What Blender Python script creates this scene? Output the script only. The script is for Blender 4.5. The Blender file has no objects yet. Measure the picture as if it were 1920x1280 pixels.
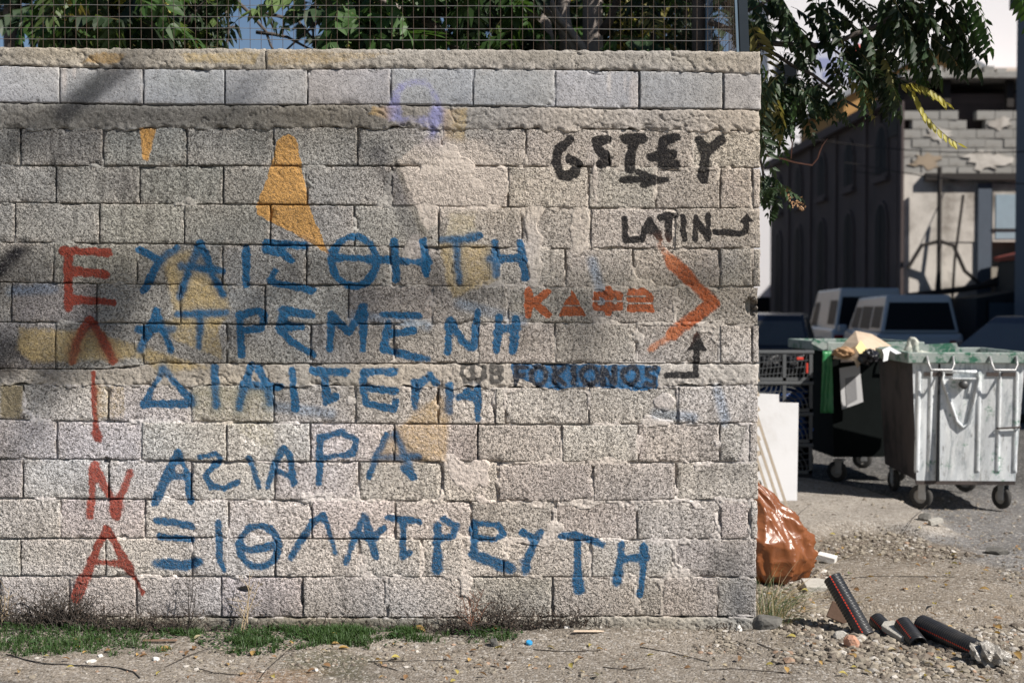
import bpy, math, random
import numpy as np
from mathutils import Vector, Matrix, Euler
PI = math.pi
scene = bpy.context.scene
C = scene.collection
rnd = random.Random(7)

# ------------------------------------------------------------------ camera, sky, sun
EYE = 1.6; FPX = 2667.0; TH = math.radians(1.46)
cd = bpy.data.cameras.new('camera'); cam = bpy.data.objects.new('camera', cd); C.objects.link(cam)
cam.location = (0, 0, EYE); cam.rotation_euler = (PI/2 - TH, 0, 0)
cd.lens = 50; cd.sensor_width = 36; cd.clip_end = 2000; cd.clip_start = 0.1
cd.dof.use_dof = True; cd.dof.focus_distance = 6.95; cd.dof.aperture_fstop = 2.4
scene.camera = cam
SUN_EL = 43.0; SUN_AZ = 34.0          # azimuth measured from +X towards the camera (-Y)
sv = Vector((math.cos(math.radians(SUN_EL))*math.cos(math.radians(SUN_AZ)),
             -math.cos(math.radians(SUN_EL))*math.sin(math.radians(SUN_AZ)),
             math.sin(math.radians(SUN_EL))))
w = bpy.data.worlds.new('World'); scene.world = w; w.use_nodes = True
nt = w.node_tree; nt.nodes.clear()
sky = nt.nodes.new('ShaderNodeTexSky'); sky.sky_type = 'NISHITA'; sky.sun_disc = False
sky.sun_elevation = math.radians(SUN_EL)
sky.sun_rotation = math.atan2(sv.x, sv.y)
sky.air_density = 0.8; sky.dust_density = 0.15; sky.ozone_density = 1.5
bg = nt.nodes.new('ShaderNodeBackground'); bg.inputs['Strength'].default_value = 0.05
wo = nt.nodes.new('ShaderNodeOutputWorld')
nt.links.new(sky.outputs[0], bg.inputs[0]); nt.links.new(bg.outputs[0], wo.inputs[0])
sl = bpy.data.lights.new('sun', 'SUN'); sl.energy = 5.0; sl.angle = math.radians(0.5); sl.color = (1, .945, .875)
so = bpy.data.objects.new('sun', sl); C.objects.link(so)
so.rotation_euler = (-sv).to_track_quat('-Z', 'Y').to_euler(); so.location = (12, -8, 14)
vs = scene.view_settings; vs.view_transform = 'Standard'; vs.look = 'None'; vs.gamma = 1; vs.exposure = 0.47
vs.use_curve_mapping = False

# ------------------------------------------------------------------ helpers
def P(px, py, Y):
    """point of the photograph (1920 wide) put at distance Y"""
    a = (px-960)/FPX; b = (640-py)/FPX
    t = Y/(math.cos(TH)+b*math.sin(TH))
    return Vector((a*t, Y, EYE+t*(b*math.cos(TH)-math.sin(TH))))
def G(px, py, z=0.0):
    a = (px-960)/FPX; b = (640-py)/FPX
    t = (EYE-z)/(math.sin(TH)-b*math.cos(TH))
    return Vector((a*t, t*(math.cos(TH)+b*math.sin(TH)), z))
def tag(o, label=None, cat=None, group=None, kind=None):
    if label: o['label'] = label
    if cat: o['category'] = cat
    if group: o['group'] = group
    if kind: o['kind'] = kind
    return o
def thing(name, label, cat, loc=(0, 0, 0), rz=0.0, group=None):
    o = bpy.data.objects.new(name, None); C.objects.link(o)
    o.location = loc; o.rotation_euler = (0, 0, rz); o.empty_display_size = .1
    return tag(o, label, cat, group)
def place(name, me, parent=None, loc=(0, 0, 0), rot=(0, 0, 0), sc=(1, 1, 1)):
    o = bpy.data.objects.new(name, me); C.objects.link(o)
    if parent: o.parent = parent
    o.location = loc; o.rotation_euler = rot; o.scale = sc
    return o
def kids(o): return [c for c in bpy.data.objects if c.parent == o]
def copy_tree(o, loc, rz=0.0, label=None, level=0):
    c = o.copy(); C.objects.link(c)
    c.location = loc; c.rotation_euler = (0, 0, rz)
    if label: c['label'] = label
    for k in list(kids(o)):
        d = k.copy(); C.objects.link(d); d.parent = c
        for g in list(kids(k)):
            e = g.copy(); C.objects.link(e); e.parent = d
    return c

def mesh_np(name, V, F, mats, smooth=True, attrs=None):
    me = bpy.data.meshes.new(name)
    V = np.asarray(V, dtype=np.float32); F = np.asarray(F, dtype=np.int32)
    k = F.shape[1]
    me.vertices.add(len(V)); me.vertices.foreach_set('co', V.ravel())
    me.loops.add(F.size); me.loops.foreach_set('vertex_index', F.ravel())
    me.polygons.add(len(F)); me.polygons.foreach_set('loop_start', np.arange(0, F.size, k, dtype=np.int32))
    try: me.polygons.foreach_set('loop_total', np.full(len(F), k, dtype=np.int32))
    except Exception: pass
    me.update(calc_edges=True)
    if attrs:
        for an, data in attrs.items():
            a = me.attributes.new(an, 'FLOAT_COLOR', 'POINT')
            a.data.foreach_set('color', np.asarray(data, dtype=np.float32).ravel())
    for m in (mats if isinstance(mats, (list, tuple)) else [mats]): me.materials.append(m)
    me.polygons.foreach_set('use_smooth', np.full(len(F), smooth, dtype=bool))
    me.validate()
    return me

class MB:
    def __init__(s): s.v = []; s.f = []; s.m = []
    def add(s, vs_, fs, mi=0):
        n = len(s.v); s.v += [tuple(x) for x in vs_]
        for f in fs: s.f.append(tuple(n+i for i in f)); s.m.append(mi)
        return s
    def box(s, x0, x1, y0, y1, z0, z1, mi=0, M=None, taper=None):
        p = [(x0,y0,z0),(x1,y0,z0),(x1,y1,z0),(x0,y1,z0),(x0,y0,z1),(x1,y0,z1),(x1,y1,z1),(x0,y1,z1)]
        if taper:
            cx, cy = (x0+x1)/2, (y0+y1)/2
            p = p[:4]+[((x-cx)*taper+cx, (y-cy)*taper+cy, z) for x, y, z in p[4:]]
        if M is not None: p = [M @ Vector(q) for q in p]
        return s.add(p, [(0,3,2,1),(4,5,6,7),(0,1,5,4),(1,2,6,5),(2,3,7,6),(3,0,4,7)], mi)
    def prism(s, poly, axis, a, b, mi=0):
        """poly of 2D points extruded along axis ('x': points are (y,z); 'y': (x,z); 'z': (x,y))"""
        def mk(p, t): return {'x': (t, p[0], p[1]), 'y': (p[0], t, p[1]), 'z': (p[0], p[1], t)}[axis]
        n = len(poly)
        vs_ = [mk(p, a) for p in poly]+[mk(p, b) for p in poly]
        fs = [tuple(range(n))[::-1], tuple(range(n, 2*n))]+[(i, (i+1) % n, n+(i+1) % n, n+i) for i in range(n)]
        return s.add(vs_, fs, mi)
    def tube(s, pts, rad, n=6, mi=0, cap=True):
        pts = [Vector(p) for p in pts]
        if not hasattr(rad, '__len__'): rad = [rad]*len(pts)
        rings = []; up = Vector((0.13, 0.21, 1)).normalized()
        for i, p in enumerate(pts):
            d = (pts[min(i+1, len(pts)-1)]-pts[max(i-1, 0)])
            d = d.normalized() if d.length > 1e-9 else Vector((0, 0, 1))
            a = d.cross(up)
            if a.length < .05: a = d.cross(Vector((1, 0, 0)))
            a.normalize(); b = d.cross(a)
            rings.append([p+(a*math.cos(2*PI*k/n)+b*math.sin(2*PI*k/n))*rad[i] for k in range(n)])
        vs_ = [q for r in rings for q in r]; fs = []
        for i in range(len(pts)-1):
            for k in range(n):
                fs.append((i*n+k, i*n+(k+1) % n, (i+1)*n+(k+1) % n, (i+1)*n+k))
        if cap: fs.append(tuple(range(n))[::-1]); fs.append(tuple(range((len(pts)-1)*n, len(pts)*n)))
        return s.add(vs_, fs, mi)
    def lathe(s, prof, c, axis='x', n=20, mi=0):
        """prof (t along axis, radius)"""
        vs_ = []
        for t, r in prof:
            for k in range(n):
                a = 2*PI*k/n; u, v = r*math.cos(a), r*math.sin(a)
                vs_.append({'x': (c[0]+t, c[1]+u, c[2]+v), 'y': (c[0]+u, c[1]+t, c[2]+v), 'z': (c[0]+u, c[1]+v, c[2]+t)}[axis])
        fs = []
        for i in range(len(prof)-1):
            for k in range(n): fs.append((i*n+k, i*n+(k+1) % n, (i+1)*n+(k+1) % n, (i+1)*n+k))
        return s.add(vs_, fs, mi)
    def mesh(s, name, mats, smooth=False):
        me = bpy.data.meshes.new(name); me.from_pydata([tuple(v) for v in s.v], [], s.f)
        for m in (mats if isinstance(mats, (list, tuple)) else [mats]): me.materials.append(m)
        if any(s.m): me.polygons.foreach_set('material_index', s.m)
        if smooth: me.polygons.foreach_set('use_smooth', [True]*len(s.f))
        me.update(); return me
    def build(s, name, mats, parent=None, smooth=False, loc=(0, 0, 0), rot=(0, 0, 0)):
        return place(name, s.mesh(name, mats, smooth), parent, loc, rot)
def bevel(o, wdt=.01, seg=2):
    m = o.modifiers.new('bevel', 'BEVEL'); m.width = wdt; m.segments = seg; m.limit_method = 'ANGLE'; m.angle_limit = math.radians(35)
    return o

# --- numpy noise
def _h(ix, iy, seed):
    ix = ix.astype(np.int64); iy = iy.astype(np.int64)
    n = (ix*374761393 + iy*668265263 + seed*1442695041) & 0xffffffff
    n = ((n ^ (n >> 13))*1274126177) & 0xffffffff
    n = (n ^ (n >> 16)) & 0xffffffff
    return n/4294967295.0
def vn(x, y, sc, seed=0):
    x = np.asarray(x)/sc+1000.3; y = np.asarray(y)/sc+1000.7
    ix = np.floor(x); iy = np.floor(y); fx = x-ix; fy = y-iy
    fx = fx*fx*(3-2*fx); fy = fy*fy*(3-2*fy)
    a = _h(ix, iy, seed); b = _h(ix+1, iy, seed); c = _h(ix, iy+1, seed); d = _h(ix+1, iy+1, seed)
    return (a*(1-fx)+b*fx)*(1-fy)+(c*(1-fx)+d*fx)*fy
def fbm(x, y, sc, oct=3, seed=0):
    t = 0; a = 1; s = 0
    for i in range(oct):
        t = t+a*vn(x, y, sc/2**i, seed+i*17); s += a; a *= .5
    return t/s
def ss(a, b, x): 
    t = np.clip((x-a)/(b-a), 0, 1); return t*t*(3-2*t)

# ------------------------------------------------------------------ materials
class N:
    def __init__(s, name):
        s.m = bpy.data.materials.new(name); s.m.use_nodes = True; s.t = s.m.node_tree; s.t.nodes.clear()
        s.out = s.t.nodes.new('ShaderNodeOutputMaterial')
        s.co = None
    def n(s, typ, **kw):
        nd = s.t.nodes.new('ShaderNode'+typ)
        for k, v in kw.items(): setattr(nd, k, v)
        return nd
    def l(s, a, b): s.t.links.new(a, b)
    def put(s, inp, v):
        if isinstance(v, bpy.types.NodeSocket): s.l(v, inp)
        elif v is not None:
            if inp.type == 'RGBA' and len(v) == 3: v = (*v, 1)
            inp.default_value = v
    def coord(s, kind='Object'):
        if s.co is None: s.co = s.n('TexCoord')
        return s.co.outputs[kind]
    def noise(s, scale, detail=4, rough=.55, vec=None, dist=0):
        nd = s.n('TexNoise'); nd.inputs['Scale'].default_value = scale; nd.inputs['Detail'].default_value = detail
        nd.inputs['Roughness'].default_value = rough; nd.inputs['Distortion'].default_value = dist
        s.l(vec if vec is not None else s.coord(), nd.inputs['Vector']); return nd.outputs['Fac']
    def vor(s, scale, vec=None, feature='F1', out='Distance'):
        nd = s.n('TexVoronoi'); nd.feature = feature; nd.inputs['Scale'].default_value = scale
        s.l(vec if vec is not None else s.coord(), nd.inputs['Vector']); return nd.outputs[out]
    def ramp(s, fac, a, b, lo=0.0, hi=1.0):
        nd = s.n('MapRange'); nd.interpolation_type = 'SMOOTHSTEP'
        s.l(fac, nd.inputs[0]); nd.inputs[1].default_value = a; nd.inputs[2].default_value = b
        s.put(nd.inputs[3], lo); s.put(nd.inputs[4], hi); return nd.outputs[0]
    def mix(s, fac, a, b, mode='MIX'):
        nd = s.n('Mix'); nd.data_type = 'RGBA'; nd.blend_type = mode
        s.put(nd.inputs[0], fac); s.put(nd.inputs[6], a); s.put(nd.inputs[7], b); return nd.outputs[2]
    def math(s, op, a, b=0.0, clamp=False):
        nd = s.n('Math'); nd.operation = op; nd.use_clamp = clamp; s.put(nd.inputs[0], a); s.put(nd.inputs[1], b); return nd.outputs[0]
    def bump(s, h, strength=.5, dist=.01, nrm=None):
        nd = s.n('Bump'); nd.inputs['Strength'].default_value = strength; nd.inputs['Distance'].default_value = dist
        s.put(nd.inputs['Height'], h)
        if nrm is not None: s.l(nrm, nd.inputs['Normal'])
        return nd.outputs[0]
    def bsdf(s, col, rough=.8, metal=0.0, nrm=None, spec=.3, **kw):
        b = s.n('BsdfPrincipled'); s.put(b.inputs['Base Color'], col); s.put(b.inputs['Roughness'], rough)
        s.put(b.inputs['Metallic'], metal); b.inputs['Specular IOR Level'].default_value = spec
        if nrm is not None: s.l(nrm, b.inputs['Normal'])
        for k, v in kw.items(): s.put(b.inputs[k], v)
        s.l(b.outputs[0], s.out.inputs[0]); return b
    def attr(s, name, out='Color'):
        a = s.n('Attribute'); a.attribute_name = name; return a.outputs[out]
_mc = {}
def mat(name, col, rough=.8, metal=0.0, var=.15, scale=8, bump=.2, bscale=60, spec=.3, dirt=None, dirtamt=.5):
    if name in _mc: return _mc[name]
    m = N(name)
    f = m.noise(scale, 5, .6)
    a = tuple(c*(1-var) for c in col); b = tuple(min(1, c*(1+var)) for c in col)
    c = m.mix(f, a, b)
    if dirt:
        g = m.ramp(m.noise(scale*.6, 8, .7), .45, .7, 0, dirtamt); c = m.mix(g, c, dirt)
    nr = m.bump(m.noise(bscale, 4, .6), bump, .01) if bump else None
    m.bsdf(c, rough, metal, nr, spec)
    _mc[name] = m.m; return m.m
def leafmat(name, col, var=.35, trans=.3, rough=.5):
    m = N(name)
    oi = m.n('ObjectInfo')
    f = m.noise(3, 3, .6, m.coord('Object'))
    a = tuple(c*(1-var) for c in col); b = tuple(c*(1+var) for c in col)
    c = m.mix(oi.outputs['Random'], a, b)
    c = m.mix(m.math('MULTIPLY', f, .5), c, tuple(x*.6 for x in col))
    d = m.n('BsdfPrincipled'); m.l(c, d.inputs['Base Color']); d.inputs['Roughness'].default_value = rough; d.inputs['Specular IOR Level'].default_value = .35
    t = m.n('BsdfTranslucent'); m.l(m.mix(.5, c, (col[0]*1.6, col[1]*1.5, col[2]*.5)), t.inputs[0])
    x = m.n('MixShader'); x.inputs[0].default_value = trans; m.l(d.outputs[0], x.inputs[1]); m.l(t.outputs[0], x.inputs[2])
    m.l(x.outputs[0], m.out.inputs[0]); return m.m

def wall_mat(name, grit=1.0):
    m = N(name)
    co = m.coord()
    tint = m.attr('tint'); paint = m.attr('paint'); pa = m.attr('paint', 'Alpha')
    gr = m.noise(190, 3, .6); fine = m.noise(420, 2, .6); med = m.noise(38, 5, .65); big = m.noise(3.5, 5, .6)
    v1 = m.vor(150); v2 = m.vor(75, out='Distance')
    c = m.mix(m.ramp(big, .3, .7, .0, .45), tint, m.mix(1.0, tint, (.80, .79, .80), 'MULTIPLY'))
    c = m.mix(m.ramp(med, .32, .68), m.mix(1.0, c, (.86, .855, .85), 'MULTIPLY'), m.mix(1.0, c, (1.10, 1.09, 1.08), 'MULTIPLY'))
    # grains of aggregate: each has its own shade
    vc = m.n('TexVoronoi'); vc.inputs['Scale'].default_value = 170; m.l(co, vc.inputs['Vector'])
    sp = m.n('SeparateColor'); m.l(vc.outputs['Color'], sp.inputs[0])
    c = m.mix(m.ramp(sp.outputs[0], .0, 1.0, 0, .45*grit), c, m.mix(1.0, c, (.62, .62, .64), 'MULTIPLY'))
    c = m.mix(m.ramp(sp.outputs[1], .8, .95, 0, .25*grit), c, (.62, .59, .54))
    c = m.mix(m.ramp(sp.outputs[2], .84, .95, 0, .75*grit), c, (.09, .085, .08))
    p1 = m.ramp(m.noise(88, 2, .5), .37, .45); p2 = m.ramp(m.noise(175, 2, .5), .37, .44)
    pit = m.math('MULTIPLY', p1, p2)
    c = m.mix(m.math('MULTIPLY', m.math('SUBTRACT', 1.0, pit), .62*grit), c, m.mix(1.0, c, (.30, .29, .28), 'MULTIPLY'))
    # paint sits on the high grains and thins out at its edge
    k = m.math('SUBTRACT', m.math('MULTIPLY', pa, 1.5), m.math('MULTIPLY', m.math('ADD', gr, m.math('MULTIPLY', med, .75)), .66))
    k = m.ramp(k, -.14, .46, 0, 1)
    k = m.math('MULTIPLY', k, m.ramp(pa, 0.02, .3, 0, 1))
    pc = m.mix(m.ramp(fine, .3, .7, 0, .3), paint, m.mix(1.0, paint, (.6, .6, .6), 'MULTIPLY'))
    k = m.math('MULTIPLY', k, m.ramp(pit, 0, 1, .7, .95))
    c = m.mix(k, c, pc)
    h = m.math('ADD', m.math('MULTIPLY', gr, .5), m.math('MULTIPLY', m.ramp(v1, 0, .7), .45))
    h = m.math('ADD', h, m.math('MULTIPLY', fine, .25))
    h = m.math('ADD', h, m.math('ADD', m.math('MULTIPLY', p1, 1.1), m.math('MULTIPLY', p2, .8)))
    nr = m.bump(h, min(1, .95*grit), .0050*grit)
    m.bsdf(c, .95, 0, nr, .12)
    return m.m
M_BLOCK = wall_mat('rough cement block', 1.0)
M_FINE = wall_mat('fine cement block', .5)
M_SMOOTH = wall_mat('smeared concrete', .55)
# ------------------------------------------------------------------ THE WALL
YW = 6.9
def wxz(px, py):
    a = (px-960)/FPX; b = (640-py)/FPX
    t = YW/(math.cos(TH)+b*math.sin(TH))
    return a*t, EYE+t*(b*math.cos(TH)-math.sin(TH))
def curve(pts):
    xs = [p[0] for p in pts]; ys = [p[1] for p in pts]
    return lambda x: np.interp(x, xs, ys)
XL = -420.0
c_top = curve([(0,88),(250,92),(480,92),(960,94),(1425,97)])
c_cop = curve([(0,123),(110,126),(250,129),(480,131),(740,128),(1000,130),(1250,134),(1425,138)])
c_r1 = curve([(0,192),(260,196),(480,197),(730,196),(960,200),(1150,203),(1425,206)])
c_bA = curve([(0,241),(200,240),(480,239),(730,238),(960,241),(1425,245)])
c_r2 = curve([(0,311),(480,311),(960,312),(1425,315)])
c_r3 = curve([(0,380),(350,383),(700,385),(1100,391),(1425,390)])
c_r4 = curve([(0,455),(480,459),(700,462),(1060,467),(1425,465)])
c_r5 = curve([(0,529),(250,533),(700,535),(1200,540),(1425,537)])
c_r6 = curve([(0,604),(250,606),(600,609),(980,605),(1300,607),(1425,610)])
c_r7 = curve([(0,692),(190,692),(300,681),(600,682),(1000,681),(1425,681)])
c_bB = curve([(0,720),(300,722),(600,722),(1000,727),(1425,721)])
c_r8 = curve([(0,785),(100,789),(300,791),(600,793),(1000,796),(1425,793)])
c_r9 = curve([(0,861),(180,861),(400,865),(1000,866),(1425,866)])
c_r10 = curve([(0,934),(400,937),(700,938),(1000,941),(1425,937)])
c_r11 = curve([(0,1010),(400,1008),(700,1010),(1000,1013),(1425,1010)])
c_r12 = curve([(0,1080),(400,1081),(1100,1081),(1425,1083)])
c_r13 = curve([(0,1155),(400,1157),(800,1158),(1200,1155),(1425,1157)])
c_ft = curve([(0,1197),(1425,1197)])
ROWS = [
 (c_cop, c_r1, [112,268,422,577,732,887,1041,1198,1356,1427]),
 (c_bA, c_r2, [38,193,350,513,670,828,986,1142,1298,1425]),
 (c_r2, c_r3, [104,261,418,576,735,952,1103,1228,1350,1410,1425]),
 (c_r3, c_r4, [28,186,345,506,664,822,978,1107,1265,1425]),
 (c_r4, c_r5, [100,256,417,575,731,850,930,1060,1187,1350,1411,1425]),
 (c_r5, c_r6, [22,181,338,497,653,810,953,1110,1265,1421]),
 (c_r6, c_r7, [103,268,425,583,738,895,1040,1193,1350,1410,1423]),
 (c_bB, c_r8, [44,202,357,513,667,822,929,947,1105,1272,1421]),
 (c_r8, c_r9, [106,265,424,582,739,896,1053,1196,1350,1405,1420]),
 (c_r9, c_r10, [43,203,358,515,673,830,934,1112,1267,1421]),
 (c_r10, c_r11, [113,271,428,585,741,884,1041,1194,1350,1407,1420]),
 (c_r11, c_r12, [38,198,359,516,672,790,868,944,1108,1264,1418]),
 (c_r12, c_r13, [0,128,255,415,568,726,880,1036,1191,1241,1345,1418]),
]
for i, (a, b, js) in enumerate(ROWS):      # carry the courses on past the left of the view
    while js[0]-157 > XL: js.insert(0, js[0]-157)
    js.insert(0, XL)
# --- old paint, spray lettering: strokes in wall coordinates
BLUE = (.008, .10, .225); RED = (.29, .05, .03); BLK = (.005, .006, .009); ORG = (.44, .115, .04); OCH = (.56, .31, .10)
GRY = (.09, .085, .08); LIL = (.30, .30, .52); TAN = (.55, .42, .22)
S = []   # (points, width, colour, opacity, soft)
def st(col, wd, op, soft, *pl):
    for p in pl: S.append((p, wd, col, op, soft))
def ell(cx, cy, rx, ry, a0=0, a1=360, n=20):
    return [(cx+rx*math.cos(math.radians(a0+(a1-a0)*i/n)), cy+ry*math.sin(math.radians(a0+(a1-a0)*i/n))) for i in range(n+1)]
PG = []  # polygons (points, colour, opacity, soft)
PG += [([(540,250),(556,262),(577,380),(592,420),(617,476),(545,435),(483,402),(480,388),(500,335),(520,265)], OCH, .93, 3),
       ([(262,240),(292,240),(285,275),(277,302),(268,300),(265,270)], OCH, .75, 6),
       ([(822,738),(848,760),(838,868),(700,866),(745,800),(790,760)], (.62,.43,.22), .52, 16),
       ([(310,478),(355,470),(420,530),(430,580),(420,605),(330,600),(318,560),(308,500)], (.55,.41,.19), .58, 17),
       ([(35,612),(180,622),(400,690),(300,700),(262,672),(60,682),(30,655)], (.53,.40,.19), .58, 17),
       ([(180,722),(235,722),(235,785),(182,785)], TAN, .45, 8), ([(357,722),(510,726),(520,860),(430,800),(362,790)], (.42,.37,.22), .42, 12),
       ([(0,720),(44,722),(40,786),(0,784)], (.27,.225,.14), .7, 14),
       ([(845,400),(890,400),(895,440),(830,446)], (.62,.53,.36), .5, 12), ([(820,450),(925,460),(935,525),(850,560),(838,540)], (.50,.38,.19), .55, 13),
       ([(300,600),(410,600),(420,676),(330,640)], (.56,.42,.19), .5, 9),
       ([(500,94),(760,100),(640,120),(500,126)], (.47,.33,.14), .45, 10), ([(180,98),(240,100),(215,122),(150,118)], (.36,.24,.11), .6, 8),
       ([(330,100),(490,96),(480,124),(350,118)], (.48,.36,.17), .5, 9),
       ([(700,200),(745,200),(735,225),(690,215)], (.42,.29,.12), .6, 7), ([(830,205),(880,202),(870,265),(832,262)], (.52,.38,.17), .5, 8),
       ([(745,300),(800,258),(905,262),(962,330),(935,396),(850,398),(800,436),(768,360)], (.62,.545,.475), .62, 7),
       ([(1122,560),(1130,690)], TAN, 0, 5)]
PG.pop()
PG += [([(960,683),(1180,685),(1236,688),(1233,726),(1205,731),(1100,722),(1045,730),(1010,722),(962,700)], (.016,.135,.31), 1.0, 5),
       ([(1046,592),(1073,544),(1100,592)], ORG, 1.0, 1.5), ([(1176,541),(1212,541),(1226,556),(1226,584),(1176,584)], ORG, .9, 2),
       ([(1386,417),(1399,400),(1414,416)], BLK, .9, 2), ([(1289,656),(1307,622),(1327,656)], BLK, .9, 3)]
st(LIL, 14, .50, 10, ell(780,205,44,52,165,385,18), [(742,190),(752,225),(790,228)], [(815,205),(812,250)])
SPRAY_AND_SHADE = []  # smudges and overspray tinted into the wall, including a painted bough shadow
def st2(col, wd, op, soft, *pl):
    for p in pl: SPRAY_AND_SHADE.append((p, wd, col, op, soft))
st2((.05,.05,.055), 26, .62, 16, [(230,130),(190,160),(145,190),(120,215)], [(-40,600),(0,505),(45,462)], [(-60,640),(20,700)])  # first stroke is the diagonal bough shadow at upper left, painted as tint
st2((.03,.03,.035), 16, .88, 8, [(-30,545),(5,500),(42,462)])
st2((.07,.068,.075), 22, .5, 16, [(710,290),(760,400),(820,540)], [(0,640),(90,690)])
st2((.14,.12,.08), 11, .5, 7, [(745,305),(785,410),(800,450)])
# vertical red word
st(RED, 13, .9, 4, [(118,470),(203,473)], [(128,485),(127,577)], [(131,508),(199,514)], [(130,561),(172,564),(212,567)],
   [(168,601),(146,635),(135,676)], [(168,601),(190,632),(212,676)], [(143,1122),(152,1085)], [(167,1070),(182,1028),(200,992),(224,1033),(243,1070)], [(172,1052),(235,1058)])
st(RED, 8, .85, 4, [(175,700),(176,760),(181,820)], [(243,1068),(256,1090),(268,1110)])
st(RED, 15, .9, 5, [(150,1095),(142,1118)], [(181,812),(183,820)], [(216,945),(217,968)])
st((.36,.075,.05), 12, .85, 5, [(178,872),(168,968)], [(178,874),(218,952)], [(243,886),(218,952)], [(168,1066),(150,1108)])
B = lambda wd, *pl: st(BLUE, wd*.94, .95, 4.2, *pl)
B(12, [(260,467),(300,488)], [(331,465),(300,488),(270,543)], [(375,455),(352,510),(337,555)], [(378,457),(400,520),(418,552)], [(339,498),(416,508)],
  [(460,465),(462,533)], [(498,456),(572,461)], [(500,468),(530,474),(546,488)], [(515,508),(507,527),(530,533),(586,545)],
  ell(664,490,42,46,-5,340,24), [(630,482),(735,488),(803,492)], [(738,452),(743,525)], [(793,453),(800,514)],
  [(828,450),(865,450),(900,441)], [(855,462),(858,505),(862,528)], [(928,455),(931,515)], [(975,455),(985,520)], [(918,485),(980,485)])
B(12, [(293,585),(275,630),(262,655)], [(293,585),(310,630),(320,655)], [(257,617),(325,617)], [(333,590),(423,585)], [(375,590),(373,650)],
  [(448,590),(453,664)], [(450,592),(480,582),(497,592),(490,614),(455,620)], [(532,582),(585,590)], [(531,582),(528,612)], [(527,612),(565,612)],
  [(525,618),(545,640),(586,663)], [(622,588),(618,655)], [(622,592),(655,622),(683,574)], [(682,578),(680,655)], [(718,590),(785,592)],
  [(727,607),(720,650)], [(735,625),(775,620)], [(720,653),(750,663),(800,672)], [(842,602),(840,660)], [(845,600),(868,640),(882,652)], [(895,585),(889,650)],
  [(935,595),(930,658)], [(968,598),(962,658)], [(935,617),(968,615)])
B(12, [(305,692),(270,757)], [(305,692),(358,750)], [(270,757),(360,757)], [(402,690),(405,760)], [(470,685),(447,765)], [(485,692),(500,720),(507,755)],
  [(455,722),(525,725)], [(548,695),(553,765)], [(587,695),(650,697)], [(608,700),(612,755),(628,744)], [(682,697),(740,697)], [(682,700),(680,730),(686,755),(738,767),(742,754)],
  [(690,728),(740,732)], [(778,716),(778,765)], [(780,724),(806,704),(818,716)], [(843,722),(842,770)], [(896,728),(895,786)], [(862,745),(885,742),(876,734)])
B(18, [(333,852),(315,890),(290,940)])
B(10, [(335,852),(350,885),(357,940)], [(315,893),(355,893)], [(376,856),(405,850),(413,860),(405,872)], [(400,872),(386,892),(396,911),(420,915),(446,904)], [(468,860),(485,912)],
  [(502,912),(515,870),(532,840),(544,852),(550,905)], [(512,878),(548,895)], [(600,822),(598,905)], [(600,822),(640,810),(668,825),(662,850),(604,858)],
  [(725,815),(708,850),(692,893)], [(741,815),(760,855),(775,895)], [(703,857),(785,857)], [(775,895),(756,878)])
B(11, [(293,975),(360,985)], [(300,1005),(358,1012)], [(410,977),(412,1053),(420,1068)], ell(486,1024,37,38,-60,290,24), [(448,1020),(470,1032),(512,1022)],
  [(545,1045),(585,980),(605,965),(618,1000),(630,1036)], [(650,1055),(665,1005),(683,965),(695,1010),(705,1043)], [(660,1000),(700,1007),(718,990)],
  [(727,970),(785,977)], [(755,985),(755,1043),(768,1035)], [(820,985),(818,1065)], [(832,972),(855,985),(850,1005),(820,1010)],
  [(890,980),(935,985),(943,1000),(930,1010),(892,1008)], [(888,985),(888,1032)], [(886,1040),(920,1050),(955,1065)],
  [(980,997),(1000,1010),(1013,998)], [(1010,1005),(990,1045),(986,1066)], [(1052,1005),(1080,1002),(1130,1020)], [(1082,1020),(1083,1070),(1085,1098)],
  [(1165,1020),(1158,1088)], [(1208,1022),(1205,1080),(1200,1115)], [(1165,1048),(1212,1045)])
st(BLUE, 15, .8, 7, [(292,1055),(350,1060),(372,1052)], [(1083,1080),(1086,1104)], [(1160,1070),(1156,1092)], [(985,1055),(985,1070)], [(820,1040),(818,1068)], [(905,1045),(955,1066)])
st2((.20,.34,.52), 12, .45, 10, [(100,540),(20,545)], [(660,590),(800,610)], [(860,570),(980,600)], [(500,760),(620,775)], [(1110,490),(1130,560)], [(1345,730),(1360,790)], [(1230,775),(1300,782)])
st(BLK, 14, 1.25, 4, [(1068,262),(1048,280),(1042,305),(1054,330),(1076,326),(1083,306),(1068,298)], [(1138,262),(1118,264),(1122,280),(1134,290),(1137,303),(1126,310)],
   [(1172,260),(1206,259)], [(1190,264),(1184,290),(1180,316)], [(1268,258),(1244,264),(1240,288),(1241,310),(1267,309)], [(1220,296),(1262,288)],
   [(1310,262),(1324,286),(1320,310),(1318,334)], [(1352,262),(1324,286)])
st(BLK, 8, 1.2, 2.5, [(1165,337),(1250,337)], [(1195,322),(1243,338)], [(1206,348),(1243,338)])
st(BLK, 9, 1.15, 2.2, [(1172,411),(1173,450),(1195,449)], [(1203,449),(1217,411),(1236,446)], [(1208,434),(1230,434)], [(1239,406),(1266,404)], [(1253,405),(1255,449)],
   [(1280,406),(1283,448)], [(1303,450),(1304,408),(1328,449),(1328,402)], [(1340,435),(1390,437),(1398,432),(1399,412)])
st(BLK, 9, 1.2, 2.5, [(1250,703),(1304,703),(1307,650)])
st(GRY, 8, 1.0, 2.2, [(868,686),(866,702),(873,713),(882,714)], [(886,686),(887,706),(896,714),(907,708),(908,686)], [(922,686),(922,716),(934,716),(941,709),(934,700),(922,700)], [(934,700),(940,692),(933,686),(922,686)])
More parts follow.
